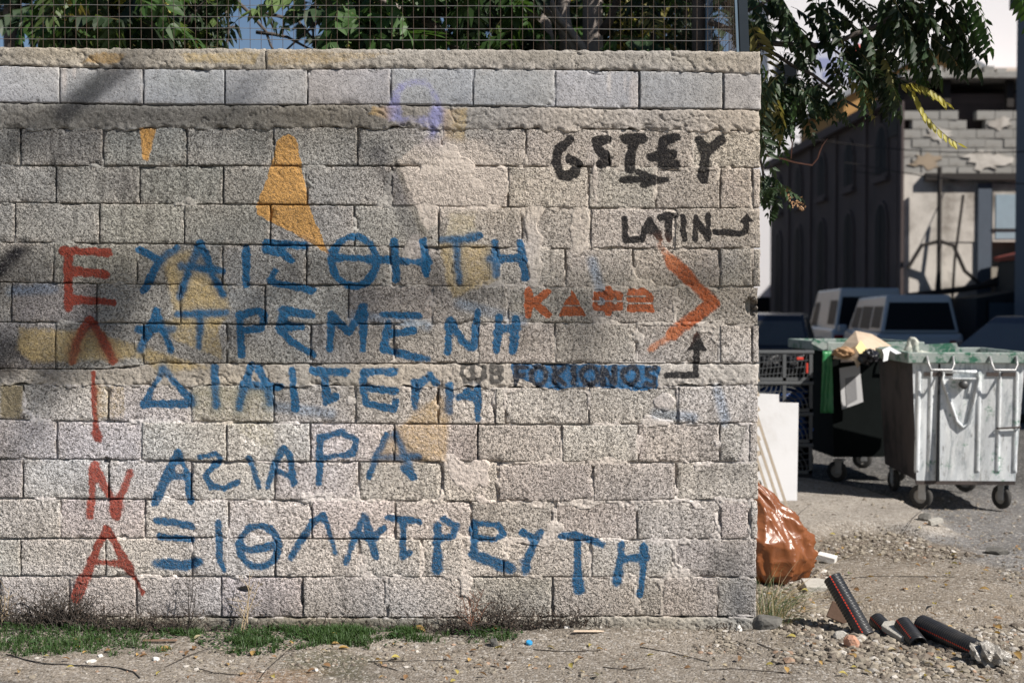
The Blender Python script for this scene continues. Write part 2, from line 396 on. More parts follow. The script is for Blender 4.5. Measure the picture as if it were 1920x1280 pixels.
st((.006,.016,.035), 8, 1.3, 1.8, [(968,688),(968,720)], [(968,688),(986,688)], [(968,703),(981,703)], ell(1010,704,14,16), [(1040,688),(1040,720)], [(1058,688),(1042,704),(1058,720)],
   [(1076,688),(1076,720)], ell(1106,704,15,16), [(1130,720),(1130,688),(1152,720),(1152,688)], ell(1182,704,14,16), [(1230,690),(1213,692),(1215,703),(1229,710),(1226,723),(1209,720)])
st(ORG, 13, 1.1, 1.5, [(991,546),(991,590)], [(1027,547),(1002,567),(1028,590)], [(1141,542),(1141,585)])
st(ORG, 10, 1.1, 1.5, [(1117,552),(1161,552),(1161,577),(1117,577),(1117,552)])
st(ORG, 20, .85, 7, [(1262,492),(1300,530),(1338,568),(1295,600),(1262,625)])
st((.58,.22,.10), 13, .55, 6, [(1238,462),(1265,495)], [(1265,622),(1220,656)])
def wipe_stencil(px, py, a):     # the bare stripes left by the stencil bridges
    for (x0, x1, y0, y1) in ((1045,1100,571,575),(1170,1212,554,557),(1170,1228,567,570),(1110,1170,563,566)):
        k = (px > x0)*(px < x1)*np.clip(1-np.abs(py-(y0+y1)/2)/3.2, 0, 1); a = a*(1-.85*k)
    return a
def seg_dist(px, py, a, b):
    ax, ay = a; bx, by = b; dx, dy = bx-ax, by-ay; L = dx*dx+dy*dy+1e-9
    t = np.clip(((px-ax)*dx+(py-ay)*dy)/L, 0, 1)
    return np.hypot(px-ax-t*dx, py-ay-t*dy)
def poly_sd(px, py, poly):
    d = np.full(px.shape, 1e9); ins = np.zeros(px.shape, bool)
    n = len(poly)
    for i in range(n):
        a, b = poly[i], poly[(i+1) % n]
        d = np.minimum(d, seg_dist(px, py, a, b))
        c = ((a[1] > py) != (b[1] > py)) & (px < (b[0]-a[0])*(py-a[1])/((b[1]-a[1]) or 1e-9)+a[0])
        ins ^= c
    return np.where(ins, -d, d)
def painted(px, py):
    n = px.size; rgb = np.zeros((n, 3)); al = np.zeros(n)
    wx = px+(vn(px, py, 9, 5)-.5)*3.4+(vn(px, py, 4, 6)-.5)*2.4; wy = py+(vn(px, py, 9, 7)-.5)*3.4+(vn(px, py, 4, 8)-.5)*2.4
    def comp(idx, a, col):
        ao = al[idx]; A = a+ao*(1-a)
        rgb[idx] = (np.array(col)[None]*a[:, None]+rgb[idx]*(ao*(1-a))[:, None])/np.maximum(A, 1e-6)[:, None]
        al[idx] = A
    x0, x1, y0, y1 = px.min(), px.max(), py.min(), py.max()
    for poly, col, op, soft in PG:
        xs = [p[0] for p in poly]; ys = [p[1] for p in poly]
        if max(xs)+20 < x0 or min(xs)-20 > x1 or max(ys)+20 < y0 or min(ys)-20 > y1: continue
        sd = poly_sd(wx, wy, poly); a = op*(1-ss(-soft*.6, soft, sd))
        if col is ORG: a = wipe_stencil(px, py, a)
        idx = np.nonzero(a > .01)[0]
        if len(idx): comp(idx, a[idx], col)
    for pl, wd, col, op, soft in S:
        xs = [p[0] for p in pl]; ys = [p[1] for p in pl]; mg = wd+soft*2+14
        if max(xs)+mg < x0 or min(xs)-mg > x1 or max(ys)+mg < y0 or min(ys)-mg > y1: continue
        sel = np.nonzero((px > min(xs)-mg) & (px < max(xs)+mg) & (py > min(ys)-mg) & (py < max(ys)+mg))[0]
        if not len(sel): continue
        d = np.full(len(sel), 1e9)
        for i in range(len(pl)-1): d = np.minimum(d, seg_dist(wx[sel], wy[sel], pl[i], pl[i+1]))
        soft = soft*1.5; wl = wd*(.78+.36*vn(px[sel], py[sel], 42, 3)+.26*vn(px[sel], py[sel], 13, 4))
        a = op*(1-ss(wl*.5-soft*.6, wl*.5+soft, d))
        a = np.maximum(a, .26*op*np.exp(-(np.maximum(d-wl*.5, 0)/(soft*1.6))**2))
        a *= (.68+.50*vn(px[sel], py[sel], 30, 9))
        if col is ORG: a = wipe_stencil(px[sel], py[sel], a)
        a = np.clip(a, 0, 1)
        k = a > .01; comp(sel[k], a[k], col)
    return np.concatenate([rgb, al[:, None]], 1)
BLOBS = [ # cx, cy, rx, ry, rot, colour multiplier, strength   (dirt, smeared mortar, and soft bough shadows painted into the tint)
 (170,165,60,22,-40,(.45,.47,.45),.75),(350,155,60,24,0,(.62,.64,.6),.5),(600,170,24,20,0,(.6,.6,.6),.45),(60,150,60,22,10,(.8,.82,.82),.4),(235,160,16,18,0,(.6,.6,.6),.5),
 (60,220,110,20,0,(.55,.52,.48),.6),(280,218,120,20,0,(.42,.41,.41),.75),(560,218,190,18,0,(.45,.44,.42),.7),(55,270,40,24,-30,(.6,.6,.57),.45),
 (480,265,40,32,0,(.5,.52,.5),.5),(700,290,50,30,20,(.55,.56,.58),.5),(230,345,35,30,0,(.6,.6,.66),.5),(20,500,50,40,-30,(.5,.5,.52),.6),(180,490,100,26,0,(.78,.8,.74),.5),
 (600,510,90,22,0,(.72,.72,.70),.5),(440,500,180,20,0,(.75,.76,.74),.4),(900,550,60,20,10,(.5,.49,.47),.5),(25,660,45,22,10,(.35,.33,.3),.85),(10,690,30,14,0,(.4,.3,.18),.7),
 (985,640,22,16,0,(.62,.62,.6),.6),(1350,540,110,16,0,(.78,.77,.72),.45),(1150,525,170,18,3,(.84,.84,.78),.5),(620,740,80,30,0,(.8,.79,.74),.5),(40,840,50,24,-20,(.82,.84,.85),.4),
 (430,735,60,30,0,(.78,.74,.62),.4),(1370,1070,44,34,0,(.42,.44,.45),.75),(1385,1125,24,40,0,(.40,.42,.46),.85),(1300,1120,60,40,0,(.75,.74,.68),.5),(1180,1110,80,40,0,(.82,.82,.78),.5),
 (990,1090,60,26,0,(.7,.7,.64),.5),(60,1040,60,18,0,(.72,.72,.68),.5),(210,1120,80,50,0,(.78,.79,.76),.5),(700,1140,300,24,0,(.86,.86,.83),.5),(1370,1030,16,26,0,(.5,.5,.48),.6),
 (1340,1040,10,40,0,(.55,.56,.56),.6),(700,1180,520,22,0,(.62,.60,.52),.7),(1300,110,100,16,0,(.82,.80,.72),.5),(1020,105,90,14,0,(.78,.76,.68),.5),(100,100,120,12,0,(.75,.74,.68),.5)]
LIGHT = [ # smeared pale mortar
 (850,320,75,60,(.56,.49,.43),.75),(800,370,40,60,(.50,.45,.40),.6),(950,280,70,26,(.53,.47,.42),.5),(780,470,28,30,(.56,.51,.48),.8),(830,580,40,34,(.57,.51,.47),.7),
 (1000,420,22,120,(.54,.48,.43),.55),(1085,430,22,80,(.54,.48,.43),.5),(1115,330,14,60,(.56,.50,.46),.6),(1190,400,100,20,(.52,.47,.42),.4),(870,890,50,45,(.62,.56,.54),.8),
 (860,850,30,20,(.62,.57,.55),.6),(1370,350,16,24,(.60,.54,.50),.5),(1350,480,30,26,(.60,.55,.52),.6),(1245,750,26,20,(.60,.54,.50),.6),(1140,860,50,24,(.60,.54,.48),.5),(1200,830,16,30,(.62,.56,.54),.5),
 (990,470,20,50,(.58,.54,.52),.5),(800,250,40,20,(.50,.47,.48),.4),(1190,165,8,38,(.55,.50,.46),.8),(1142,150,4,22,(.66,.62,.58),.9),(1172,150,2.5,16,(.62,.58,.55),.8),(121,152,5,22,(.60,.55,.53),.9),(140,136,4,12,(.6,.55,.53),.8),(930,590,26,30,(.58,.54,.50),.5)]
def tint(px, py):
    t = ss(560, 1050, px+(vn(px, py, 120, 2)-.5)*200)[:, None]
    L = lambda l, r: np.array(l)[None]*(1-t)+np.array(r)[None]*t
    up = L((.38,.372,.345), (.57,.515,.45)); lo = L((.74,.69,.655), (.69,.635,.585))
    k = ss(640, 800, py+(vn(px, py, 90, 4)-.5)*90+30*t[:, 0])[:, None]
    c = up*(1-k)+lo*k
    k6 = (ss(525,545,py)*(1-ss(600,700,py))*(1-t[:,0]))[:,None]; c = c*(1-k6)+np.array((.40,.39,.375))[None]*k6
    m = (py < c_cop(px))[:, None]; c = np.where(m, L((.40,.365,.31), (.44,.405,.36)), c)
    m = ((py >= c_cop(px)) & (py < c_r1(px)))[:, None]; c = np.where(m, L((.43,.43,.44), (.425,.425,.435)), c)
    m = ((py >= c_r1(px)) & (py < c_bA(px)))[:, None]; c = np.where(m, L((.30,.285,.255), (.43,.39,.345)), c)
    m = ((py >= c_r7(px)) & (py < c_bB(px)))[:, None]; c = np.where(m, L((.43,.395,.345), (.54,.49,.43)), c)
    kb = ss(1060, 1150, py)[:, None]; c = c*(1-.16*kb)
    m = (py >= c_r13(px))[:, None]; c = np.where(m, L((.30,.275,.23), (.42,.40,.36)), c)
    nx_ = (vn(px, py, 40, 12)-.5)*.6
    for cx, cy, rx, ry, rot, col, s_ in BLOBS:
        r = math.radians(rot); dx = px-cx; dy = py-cy
        u = (dx*math.cos(r)+dy*math.sin(r))/rx; v = (-dx*math.sin(r)+dy*math.cos(r))/ry
        a = s_*np.exp(-(u*u+v*v)*(1+nx_)*.9)
        c = c*(1-a[:, None]*(1-np.array(col)[None]))
    for pl, wd, col, op, soft in SPRAY_AND_SHADE:
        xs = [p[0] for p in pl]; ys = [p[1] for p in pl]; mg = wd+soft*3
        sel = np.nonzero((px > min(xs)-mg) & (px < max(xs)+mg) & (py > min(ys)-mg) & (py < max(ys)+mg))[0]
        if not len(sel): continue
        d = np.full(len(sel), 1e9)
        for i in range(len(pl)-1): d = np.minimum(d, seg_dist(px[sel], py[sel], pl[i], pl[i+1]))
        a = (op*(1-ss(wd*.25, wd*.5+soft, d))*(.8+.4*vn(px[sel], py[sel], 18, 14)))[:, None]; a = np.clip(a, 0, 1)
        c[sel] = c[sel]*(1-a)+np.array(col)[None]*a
    for cx, cy, rx, ry, col, s_ in LIGHT:
        u = (px-cx)/rx; v = (py-cy)/ry
        a = .8*s_*(1-ss(.3, 1.5, np.hypot(u, v)+nx_*1.6))[:, None]
        c = c*(1-a)+np.array(col)[None]*a
    pat = fbm(px, py, 70, 3, 31); c = c*(.86+.28*pat[:, None])
    warm = vn(px, py, 160, 41)[:, None]-.5; c = c*(1+warm*np.array((.10,.02,-.10))[None])
    return np.concatenate([np.clip(c, .01, .9), np.ones((len(px), 1))], 1)
HOLES = [(1408,574,13,16,.06),(457,1105,12,5,.05),(201,863,8,6,.03),(820,745,3,12,.02)]
def relief(x, z, amp=1.0):
    """coarse grit of cast cement blocks, metres"""
    a = vn(x, z, .0125, 50); b = vn(x, z, .023, 51); c = vn(x, z, .0085, 52)
    pits = ss(.60, .88, a)*.0052+ss(.60, .85, c)*.0036
    return amp*((b-.5)*.0018+(fbm(x, z, .12, 2, 53)-.5)*.0040-pits)
def pits_px(px, py):
    h = np.zeros(px.shape)
    for cx, cy, rx, ry, d in HOLES:
        q = np.hypot((px-cx)/rx, (py-cy)/ry)+(vn(px, py, 5, 77)-.5)*.5
        h -= d*(1-ss(.75, 1.05, q))
    return h

wall = thing('block_wall', 'long weathered cement block wall covered in blue, red and black spray lettering', 'wall', (0, YW, 0))
def grid_faces(nx, nz):
    i = np.arange(nx-1)[None, :]; j = np.arange(nz-1)[:, None]
    a = (j*nx+i); F = np.stack([a, a+nx, a+nx+1, a+1], -1).reshape(-1, 4)
    return F
def panel(name, x0, x1, ctop, cbot, gap=(1.7, 1.7, 1.7, 1.7), proud=0.0, amp=1.0, jit=2.2, rnd_edge=.006, depth=.06, mt=None, seed=0, rag=0.0, res=.0052, tilt=0.0):
    L_, T_, R_, B_ = gap
    if x1 < -8: res = .02
    px0, px1 = x0+L_, x1-R_
    wdm = (px1-px0)/386.5; htm = (float(cbot((x0+x1)/2))-float(ctop((x0+x1)/2)))/386.5
    nx = max(4, int(wdm/res)+1); nz = max(4, int(htm/res)+1)
    s_, t_ = np.meshgrid(np.linspace(0, 1, nx), np.linspace(0, 1, nz))
    px = (px0+(px1-px0)*s_).ravel(); tt = t_.ravel(); s1 = s_.ravel()
    ya = ctop(px)+T_; yb = cbot(px)-B_
    py = ya+(yb-ya)*tt
    dl = px-px0; dr = px1-px; dt = py-ya; db = yb-py
    de = np.minimum(np.minimum(dl, dr), np.minimum(dt, db))
    f = np.exp(-de/5.0)
    px2 = px+f*((vn(px, py, 11, seed+1)-.5)*2*jit+(vn(px, py, 5, seed+2)-.5)*jit)
    py2 = py+f*((vn(px, py, 11, seed+3)-.5)*2*jit+(vn(px, py, 5, seed+4)-.5)*jit)
    if rag:
        fb = np.exp(-db/9.0); py2 = py2+fb*((fbm(px, py*0, 22, 3, seed+9)-.45)*2*rag)
        ft = np.exp(-dt/7.0); py2 = py2+ft*((fbm(px, py*0, 26, 3, seed+19)-.5)*rag*.5)
    x, z = wxz(px2, py2)
    h = proud+relief(x, z, amp)+(s1-.5)*tilt+pits_px(px2, py2)
    h -= rnd_edge*np.exp(-de/2.2)*(.5+vn(px, py, 14, seed+6))
    # the odd knocked-off corner or spalled edge
    ch = ss(.70, .9, vn(px, py, 26, seed+7))*np.exp(-de/6.0); h -= ch*.012
    if rag:
        n9 = fbm(px2, py2*1.8, 70, 4, seed+40)-.5; h -= .009*np.exp(-(np.abs(n9)/.012)**1.5)*ss(.45, .6, vn(px2, py2, 120, seed+41))
        h += np.exp(-db/10.0)*(vn(px2, py2, 9, seed+43)-.45)*.016
    V = np.stack([x, -h, z], 1); F = grid_faces(nx, nz)
    bi = np.concatenate([np.arange(nx), (np.arange(1, nz)*nx+nx-1), ((nz-1)*nx+np.arange(nx-2, -1, -1)), (np.arange(nz-2, 0, -1)*nx)])
    nb = len(bi); base = len(V)
    Vb = V[bi].copy(); Vb[:, 1] = depth
    k = np.arange(nb); k2 = (k+1) % nb
    Fs = np.stack([bi[k], bi[k2], base+k2, base+k], 1)
    PX = np.concatenate([px2, px2[bi]]); PY = np.concatenate([py2, py2[bi]])
    V = np.concatenate([V, Vb]); F = np.concatenate([F, Fs])
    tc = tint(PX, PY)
    if name == 'block':
        rq = np.random.RandomState(seed+5); fi = mt is M_FINE; tc[:, :3] *= (1+(rq.rand()-.5)*(.10 if fi else .24))*(1+(rq.rand(3)-.5)*.04)[None]
        dd = np.concatenate([de, de[bi]]); nn = fbm(PX, PY, 18, 2, 81)
        e_ = (np.exp(-dd/5.0)*ss(.42, .62, nn)*(.2 if fi else .5))[:, None]; tc[:, :3] = tc[:, :3]*(1-e_)+np.array((.60, .54, .47))[None]*e_
        stv = ss(.60, .80, vn(PX, PY*.12, 9, 83))*ss(.45, .7, vn(PX, PY, 130, 84))*(.10 if fi else .26); tc[:, :3] *= (1-stv)[:, None]
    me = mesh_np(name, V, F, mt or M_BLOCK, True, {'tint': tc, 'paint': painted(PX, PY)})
    return place(name, me, wall)
r_ = random.Random(3)
for ri, (ct, cb, js) in enumerate(ROWS):
    for ji in range(len(js)-1):
        if js[ji+1]-js[ji] < 3: continue
        last = ji == len(js)-2
        g = r_.uniform(1.0, 2.3)
        panel('block', js[ji], js[ji+1], ct, cb, mt=M_FINE if ri == 0 else M_BLOCK, gap=(r_.uniform(1.0, 2.4), r_.uniform(.8, 2.2), 0 if last else g, r_.uniform(.8, 2.0)),
              proud=r_.uniform(-.0025, .0035)+(.003 if ri == 0 else 0), amp=.18 if ri == 0 else .5, jit=.5 if ri == 0 else 1.0,
              rnd_edge=.0015 if ri == 0 else .0025, seed=ri*40+ji, tilt=r_.uniform(-.006, .006))
rr = [XL, 498, 1426]
panel('coping', XL, 498, c_top, c_cop, gap=(0, 0, 1.5, .5), proud=.008, amp=.45, jit=1.5, mt=M_SMOOTH, seed=901, rag=5, depth=.2)
panel('coping', 498, 1426, c_top, c_cop, gap=(1, 0, 0, .5), proud=.008, amp=.45, jit=1.5, mt=M_SMOOTH, seed=902, rag=5, depth=.2)
panel('concrete_band', XL, 1425, c_r1, c_bA, gap=(0, 1.5, 0, -1), proud=.006, amp=.6, jit=1.5, mt=M_SMOOTH, seed=903, rag=9)
panel('concrete_band', XL, 1423, c_r7, c_bB, gap=(0, 1, 0, -1), proud=.0, amp=.7, jit=1.5, mt=M_SMOOTH, seed=904, rag=9, rnd_edge=.002)
panel('footing', XL, 1419, c_r13, curve([(0, 1215), (1425, 1215)]), gap=(0, .5, 0, 0), proud=.012, amp=.9, jit=2, mt=M_SMOOTH, seed=905, rag=3)
# mortar: one continuous bed behind the blocks that in places is smeared out over their faces
def mortar():
    res = 2.0   # px
    xs = np.arange(XL+2, 1416, res); ys = np.arange(100, 1200, res)
    X, Y_ = np.meshgrid(xs, ys); px = X.ravel(); py = Y_.ravel()
    dj = np.full(px.shape, 1e3)
    for ct, cb, js in ROWS:
        a = ct(px); b = cb(px); ins = (py >= a) & (py < b)
        dv = np.minimum(np.abs(py-a), np.abs(py-b)); jj = np.array(js[1:-1]); 
        k = np.searchsorted(jj, px); dh = np.minimum(np.abs(px-jj[np.clip(k, 0, len(jj)-1)]), np.abs(px-jj[np.clip(k-1, 0, len(jj)-1)]))
        dj = np.where(ins, np.minimum(dv, dh), dj)
    x, z = wxz(px, py)
    n1 = fbm(px, py, 46, 3, 61); n2 = vn(px, py, 24, 63)
    right = ss(500, 1150, px)*.16
    h = -.026+ss(.44-right, .70-right, n1)*.0255
    wd = 3+13*ss(.45-right*.6, .8, n2)
    fall = ss(wd, wd+5, dj)
    h = h*(1-fall)-.03*fall+(1-fall)*relief(x, z, .8)
    deep = ss(.80, .92, vn(px, py, 36, 66)); h -= deep*.012*(1-fall)
    for cx, cy, rx, ry in ((842,325,60,48),(795,372,26,50),(780,470,26,28),(830,580,34,30),(868,892,44,42),(1085,430,16,60),(1115,330,10,50),(1000,420,16,100),(868,420,34,22),(1245,752,18,16),(1140,862,36,20)):
        q = np.hypot((px-cx)/rx, (py-cy)/ry)+(fbm(px, py, 34, 3, 71)-.5)*1.7
        a = 1-ss(.8, 1.25, q); h = np.where(a > 0, np.maximum(h, -.03+a*(.0315+relief(x, z, .5))), h)
    h += pits_px(px, py)
    V = np.stack([x, -h, z], 1); F = grid_faces(len(xs), len(ys))
    keep = (h[F].max(1) > -.029); F = F[keep]
    used = np.unique(F); mp = np.full(len(V), -1); mp[used] = np.arange(len(used)); F = mp[F]; V = V[used]
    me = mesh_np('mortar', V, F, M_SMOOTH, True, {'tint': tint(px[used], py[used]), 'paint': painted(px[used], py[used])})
    place('mortar', me, wall)
mortar()
m_plain = mat('old cement', (.34,.32,.28), .95, var=.25, scale=6, bump=.6, bscale=90, spec=.1)
x0w = wxz(XL, 600)[0]; x1w = wxz(1417, 600)[0]; ztop = wxz(700, 94)[1]
MB().box(x0w, x1w-.02, .045, .19, .0, ztop-.015).build('core', m_plain, wall)
MB().box(x0w, x1w+.005, .03, .205, ztop-.012, ztop-.004).build('cap', m_plain, wall)
# return wall running back from the corner
bm_ = MB().box(-.095, .095, -.19, .19, -.088, .088).mesh('block', m_plain)
k = 0
for r in range(14):
    for c in range(10):
        z = .10+r*.19; y = .42+c*.40+(.2 if r % 2 else 0)
        place('block', bm_, wall, (x1w-.11+rnd.uniform(-.003, .003), y, z))
MB().box(x1w-.195, x1w-.025, .21, 4.55, 0, ztop-.03).build('core', m_plain, wall)
MB().box(x1w-.21, x1w-.005, .21, 4.6, ztop-.028, ztop).build('coping', m_plain, wall)

# ------------------------------------------------------------------ fence on the wall
m_wire = mat('rusty galvanised wire', (.11,.075,.055), .6, .5, var=.5, scale=30, bump=0, spec=.4, dirt=(.16,.15,.14), dirtamt=.8)
m_wireh = mat('bare grey wire', (.24,.24,.235), .5, .4, var=.4, scale=30, bump=0, spec=.4, dirt=(.16,.10,.07), dirtamt=.8)
m_post = mat('dark painted steel', (.035,.045,.055), .5, .6, var=.2, bump=0)
m_postb = mat('blue grey steel', (.16,.22,.28), .5, .4, var=.2, bump=0)
YF = .12
fence = thing('mesh_fence', 'rusty square wire mesh fence standing along the top of the block wall', 'fence', (0, YW+YF, ztop-.01))
H_F = 1.05; px2x = lambda px: (px-960)/FPX*(YW+YF)
fx0 = px2x(XL); fx1 = px2x(1386)
x = px2x(4)
while x-.0535 > fx0: x -= .0535
vw = MB().tube([(0, 0, 0), (0, 0, H_F)], .0014, 5).mesh('vertical_wire', m_wire)
while x < fx1:
    place('vertical_wire', vw, fence, (x, rnd.uniform(-.002, .002), 0), (rnd.uniform(-.004, .004), rnd.uniform(-.006, .006), 0)); x += .0535
for k in range(19):
    z = .032+k*.0555
    pts = [(fx0+(fx1-fx0)*i/40, -.0035+rnd.uniform(-.0015, .0015), z-.012*i/40+rnd.uniform(-.0012, .0012)) for i in range(41)]
    MB().tube(pts, .0015, 5).build('horizontal_wire', m_wireh, fence)
post_me = MB().box(-.022, .022, -.022, .022, -.02, H_F+.1).mesh('post', m_post)
xp = px2x(1393)
place('post', post_me, fence, (xp+.002, .0, 0), (0, math.radians(-2.5), 0))
MB().box(-.006, .006, -.018, -.010, 0, H_F).build('stay_bar', m_postb, fence, loc=(px2x(1381), 0, 0), rot=(0, math.radians(-2.5), 0))
MB().box(-.02, .02, -.02, .02, -.02, H_F+.1).build('post', m_postb, fence, loc=(px2x(1386), 1.12, 0))
for xx in (-3.1,):
    place('post', post_me, fence, (xx, .03, 0))
y = .06
while y < 3.9:
    place('vertical_wire', vw, fence, (px2x(1386)+.0, y, 0)); y += .0535
hw = MB().tube([(0, 0, 0), (0, 3.9, 0)], .0018, 5).mesh('horizontal_wire', m_wire)
for k in range(19): place('horizontal_wire', hw, fence, (px2x(1386), 0, .03+k*.0555))
# ------------------------------------------------------------------ GROUND
def inpoly(px, py, poly): return poly_sd(px, py, poly)
def gw(pts): return [tuple(G(a, b)[:2]) for a, b in pts]
APRON = gw([(1380,870),(1490,903),(1560,914),(1640,930),(1700,950),(1745,975),(1790,1003),(1740,1012),(1640,1002),(1560,1000),(1500,1030),(1380,1040)])
RUBBLE1 = gw([(1520,1010),(1600,1003),(1700,1005),(1790,1030),(1830,1060),(1740,1062),(1620,1060),(1530,1050)])
RUBBLE2 = gw([(1425,1150),(1530,1110),(1600,1170),(1700,1190),(1800,1190),(1925,1180),(1925,1270),(1500,1270),(1425,1210)])
SLAB = gw([(1560,1050),(1700,1060),(1850,1066),(1925,1120),(1925,1200),(1830,1200),(1740,1160),(1600,1160),(1545,1120)])
def gz(X, Y):
    z = (fbm(X, Y, 1.1, 3, 91)-.5)*.05+(fbm(X, Y, .13, 3, 92)-.5)*.022
    a = 1-ss(-.12, .06, poly_sd(X, Y, APRON)); z = z*(1-a*.5)+a*.075
    z += (1-ss(-.3, .15, poly_sd(X, Y, RUBBLE2)))*.035
    z += (1-ss(-.2, .1, poly_sd(X, Y, RUBBLE1)))*.02
    # soil banked against the wall foot
    wl = np.exp(-np.abs(Y-6.75)/.22)*(X < 1.25)*(.035+.03*vn(X, Y, .7, 95)); z += wl
    # steps of broken paving
    s1 = ss(0, .04, (Y-(7.30-.16*(X-2.2)+.08*vn(X, Y, .3, 96))))*(X > 1.75)*(Y < 9); z += s1*.035
    far = ss(12, 15, np.hypot(X, Y-2)); z = z*(1-far)
    near = ss(.1, 1.0, Y-3.0); return z*near
def lin(a, b, s): return list(np.arange(a, b, s))
gx = [-400,-150,-60,-30,-15,-8]+lin(-5, -3.2, .25)+lin(-3.2, 4.4, .028)+lin(4.4, 7, .2)+[7.5,9,11,14,18,25,40,80,200,500]
gy = [-60,-20,-5,0,2]+lin(3, 5.6, .3)+lin(5.6, 9.2, .024)+lin(9.2, 13.5, .05)+lin(13.5, 18, .4)+[19,21,24,28,35,45,60,90,150,300,800]
gx = np.array(gx, dtype=float); gy = np.array(gy, dtype=float)
XX, YY = np.meshgrid(gx, gy); XX = XX.ravel(); YY = YY.ravel()
ZZ = gz(XX, YY)
def gcol(X, Y):
    c = np.tile(np.array((.36,.32,.275)), (len(X), 1))
    def zone(poly, col, a=1.0, soft=.12):
        nonlocal c
        k = a*(1-ss(-soft, soft, poly_sd(X, Y, poly)+(fbm(X, Y, .25, 3, 97)-.5)*.3))[:, None]; c = c*(1-k)+np.array(col)[None]*k
    k = (ss(2.45, 2.8, X-.02*(Y-9))*ss(7.6, 8.6, Y))[:, None]; c = c*(1-k)+np.array((.24,.235,.235))*k          # asphalt
    k = ss(11.4, 13.0, Y)[:, None]; c = c*(1-k)+np.array((.10,.10,.10))*k  # street asphalt darkened, painting in the shade behind the containers
    zone(APRON, (.44,.40,.355)); zone(SLAB, (.33,.285,.235), .9); zone(RUBBLE1, (.22,.18,.14), .85); zone(RUBBLE2, (.30,.26,.21), .8)
    soil = (np.exp(-(np.maximum(6.9-Y, 0)/.17)**2)*(X < 1.0)*(Y < 7.1))[:, None]; soil = soil*(.5+.5*vn(X, Y, .25, 99)[:, None]); c = c*(1-soil)+np.array((.14,.115,.085))*soil
    zone(gw([(505,1232),(620,1222),(720,1240),(680,1268),(560,1272)]), (.19,.18,.13), .85, .05)
    zone(gw([(480,1262),(600,1258),(600,1290),(440,1290)]), (.48,.31,.20), .45, .06)
    zone(gw([(1490,1195),(1700,1215),(1800,1260),(1500,1250)]), (.44,.40,.35), .6, .1)
    m = fbm(X, Y, .5, 3, 100)[:, None]; return c*(.56+.34*m)
def gravel_ground_mat():
    m = N('gravelly ground'); t = m.attr('tint')
    f = m.noise(45, 6, .7); g = m.noise(160, 3, .6); v = m.n('TexVoronoi'); v.inputs['Scale'].default_value = 75; m.l(m.coord(), v.inputs['Vector'])
    sp = m.n('SeparateColor'); m.l(v.outputs['Color'], sp.inputs[0])
    c = m.mix(m.ramp(f, .3, .7), m.mix(1.0, t, (.70,.69,.67), 'MULTIPLY'), m.mix(1.0, t, (1.25,1.24,1.22), 'MULTIPLY'))
    c = m.mix(m.ramp(sp.outputs[0], .72, .9, 0, .55), c, (.52,.49,.45)); c = m.mix(m.ramp(sp.outputs[1], .8, .92, 0, .6), c, (.11,.09,.07))
    c = m.mix(m.ramp(m.noise(5, 6, .7), .5, .72, 0, .45), c, m.mix(1.0, c, (.55,.52,.48), 'MULTIPLY'))
    h = m.math('ADD', m.math('MULTIPLY', m.ramp(v.outputs['Distance'], 0, .8), -.8), m.math('ADD', g, f))
    m.bsdf(c, .95, 0, m.bump(h, .8, .007), .12); return m.m
M_G = gravel_ground_mat()
gc = gcol(XX, YY); gc = np.concatenate([gc, np.ones((len(gc), 1))], 1)
gme = mesh_np('ground', np.stack([XX, YY, ZZ], 1), grid_faces(len(gx), len(gy))[:, ::-1], M_G, True, {'tint': gc})
tag(place('ground', gme), kind='structure')
def gz1(x, y): return float(gz(np.array([x]), np.array([y]))[0])

# --- loose stones and gravel: one mass
def stone_verts(rng, s):
    ph = (1+5**.5)/2
    v = [(-1,ph,0),(1,ph,0),(-1,-ph,0),(1,-ph,0),(0,-1,ph),(0,1,ph),(0,-1,-ph),(0,1,-ph),(ph,0,-1),(ph,0,1),(-ph,0,-1),(-ph,0,1)]
    v = np.array(v)/1.9*np.array([rng.uniform(.7, 1.3), rng.uniform(.6, 1.1), rng.uniform(.35, .8)])
    v *= 1+(np.random.RandomState(rng.randrange(10**6)).rand(12, 1)-.5)*.5
    a = rng.uniform(0, 6.28); R = np.array([[math.cos(a), -math.sin(a), 0], [math.sin(a), math.cos(a), 0], [0, 0, 1]])
    return (v@R.T)*s
ICO = np.array([(0,11,5),(0,5,1),(0,1,7),(0,7,10),(0,10,11),(1,5,9),(5,11,4),(11,10,2),(10,7,6),(7,1,8),(3,9,4),(3,4,2),(3,2,6),(3,6,8),(3,8,9),(4,9,5),(2,4,11),(6,2,10),(8,6,7),(9,8,1)])
OCT = np.array([(1,0,0),(0,1,0),(-1,0,0),(0,-1,0),(0,0,1),(0,0,-1)], float); OCF = np.array([(0,1,4),(1,2,4),(2,3,4),(3,0,4),(1,0,5),(2,1,5),(3,2,5),(0,3,5)])
def stone_mat():
    m = N('loose stones'); c = m.mix(m.ramp(m.attr('shade', 'Fac'), 0, .9), (.10,.085,.07), (.50,.465,.42))
    a = m.n('Attribute'); a.attribute_name = 'tint'
    c = m.mix(m.ramp(m.noise(80, 4, .6), .3, .7, 0, .5), a.outputs['Color'], m.mix(1.0, a.outputs['Color'], (.6,.58,.55), 'MULTIPLY'))
    m.bsdf(c, .9, 0, m.bump(m.noise(250, 3, .6), .4, .003), .15); return m.m
M_ST = stone_mat()
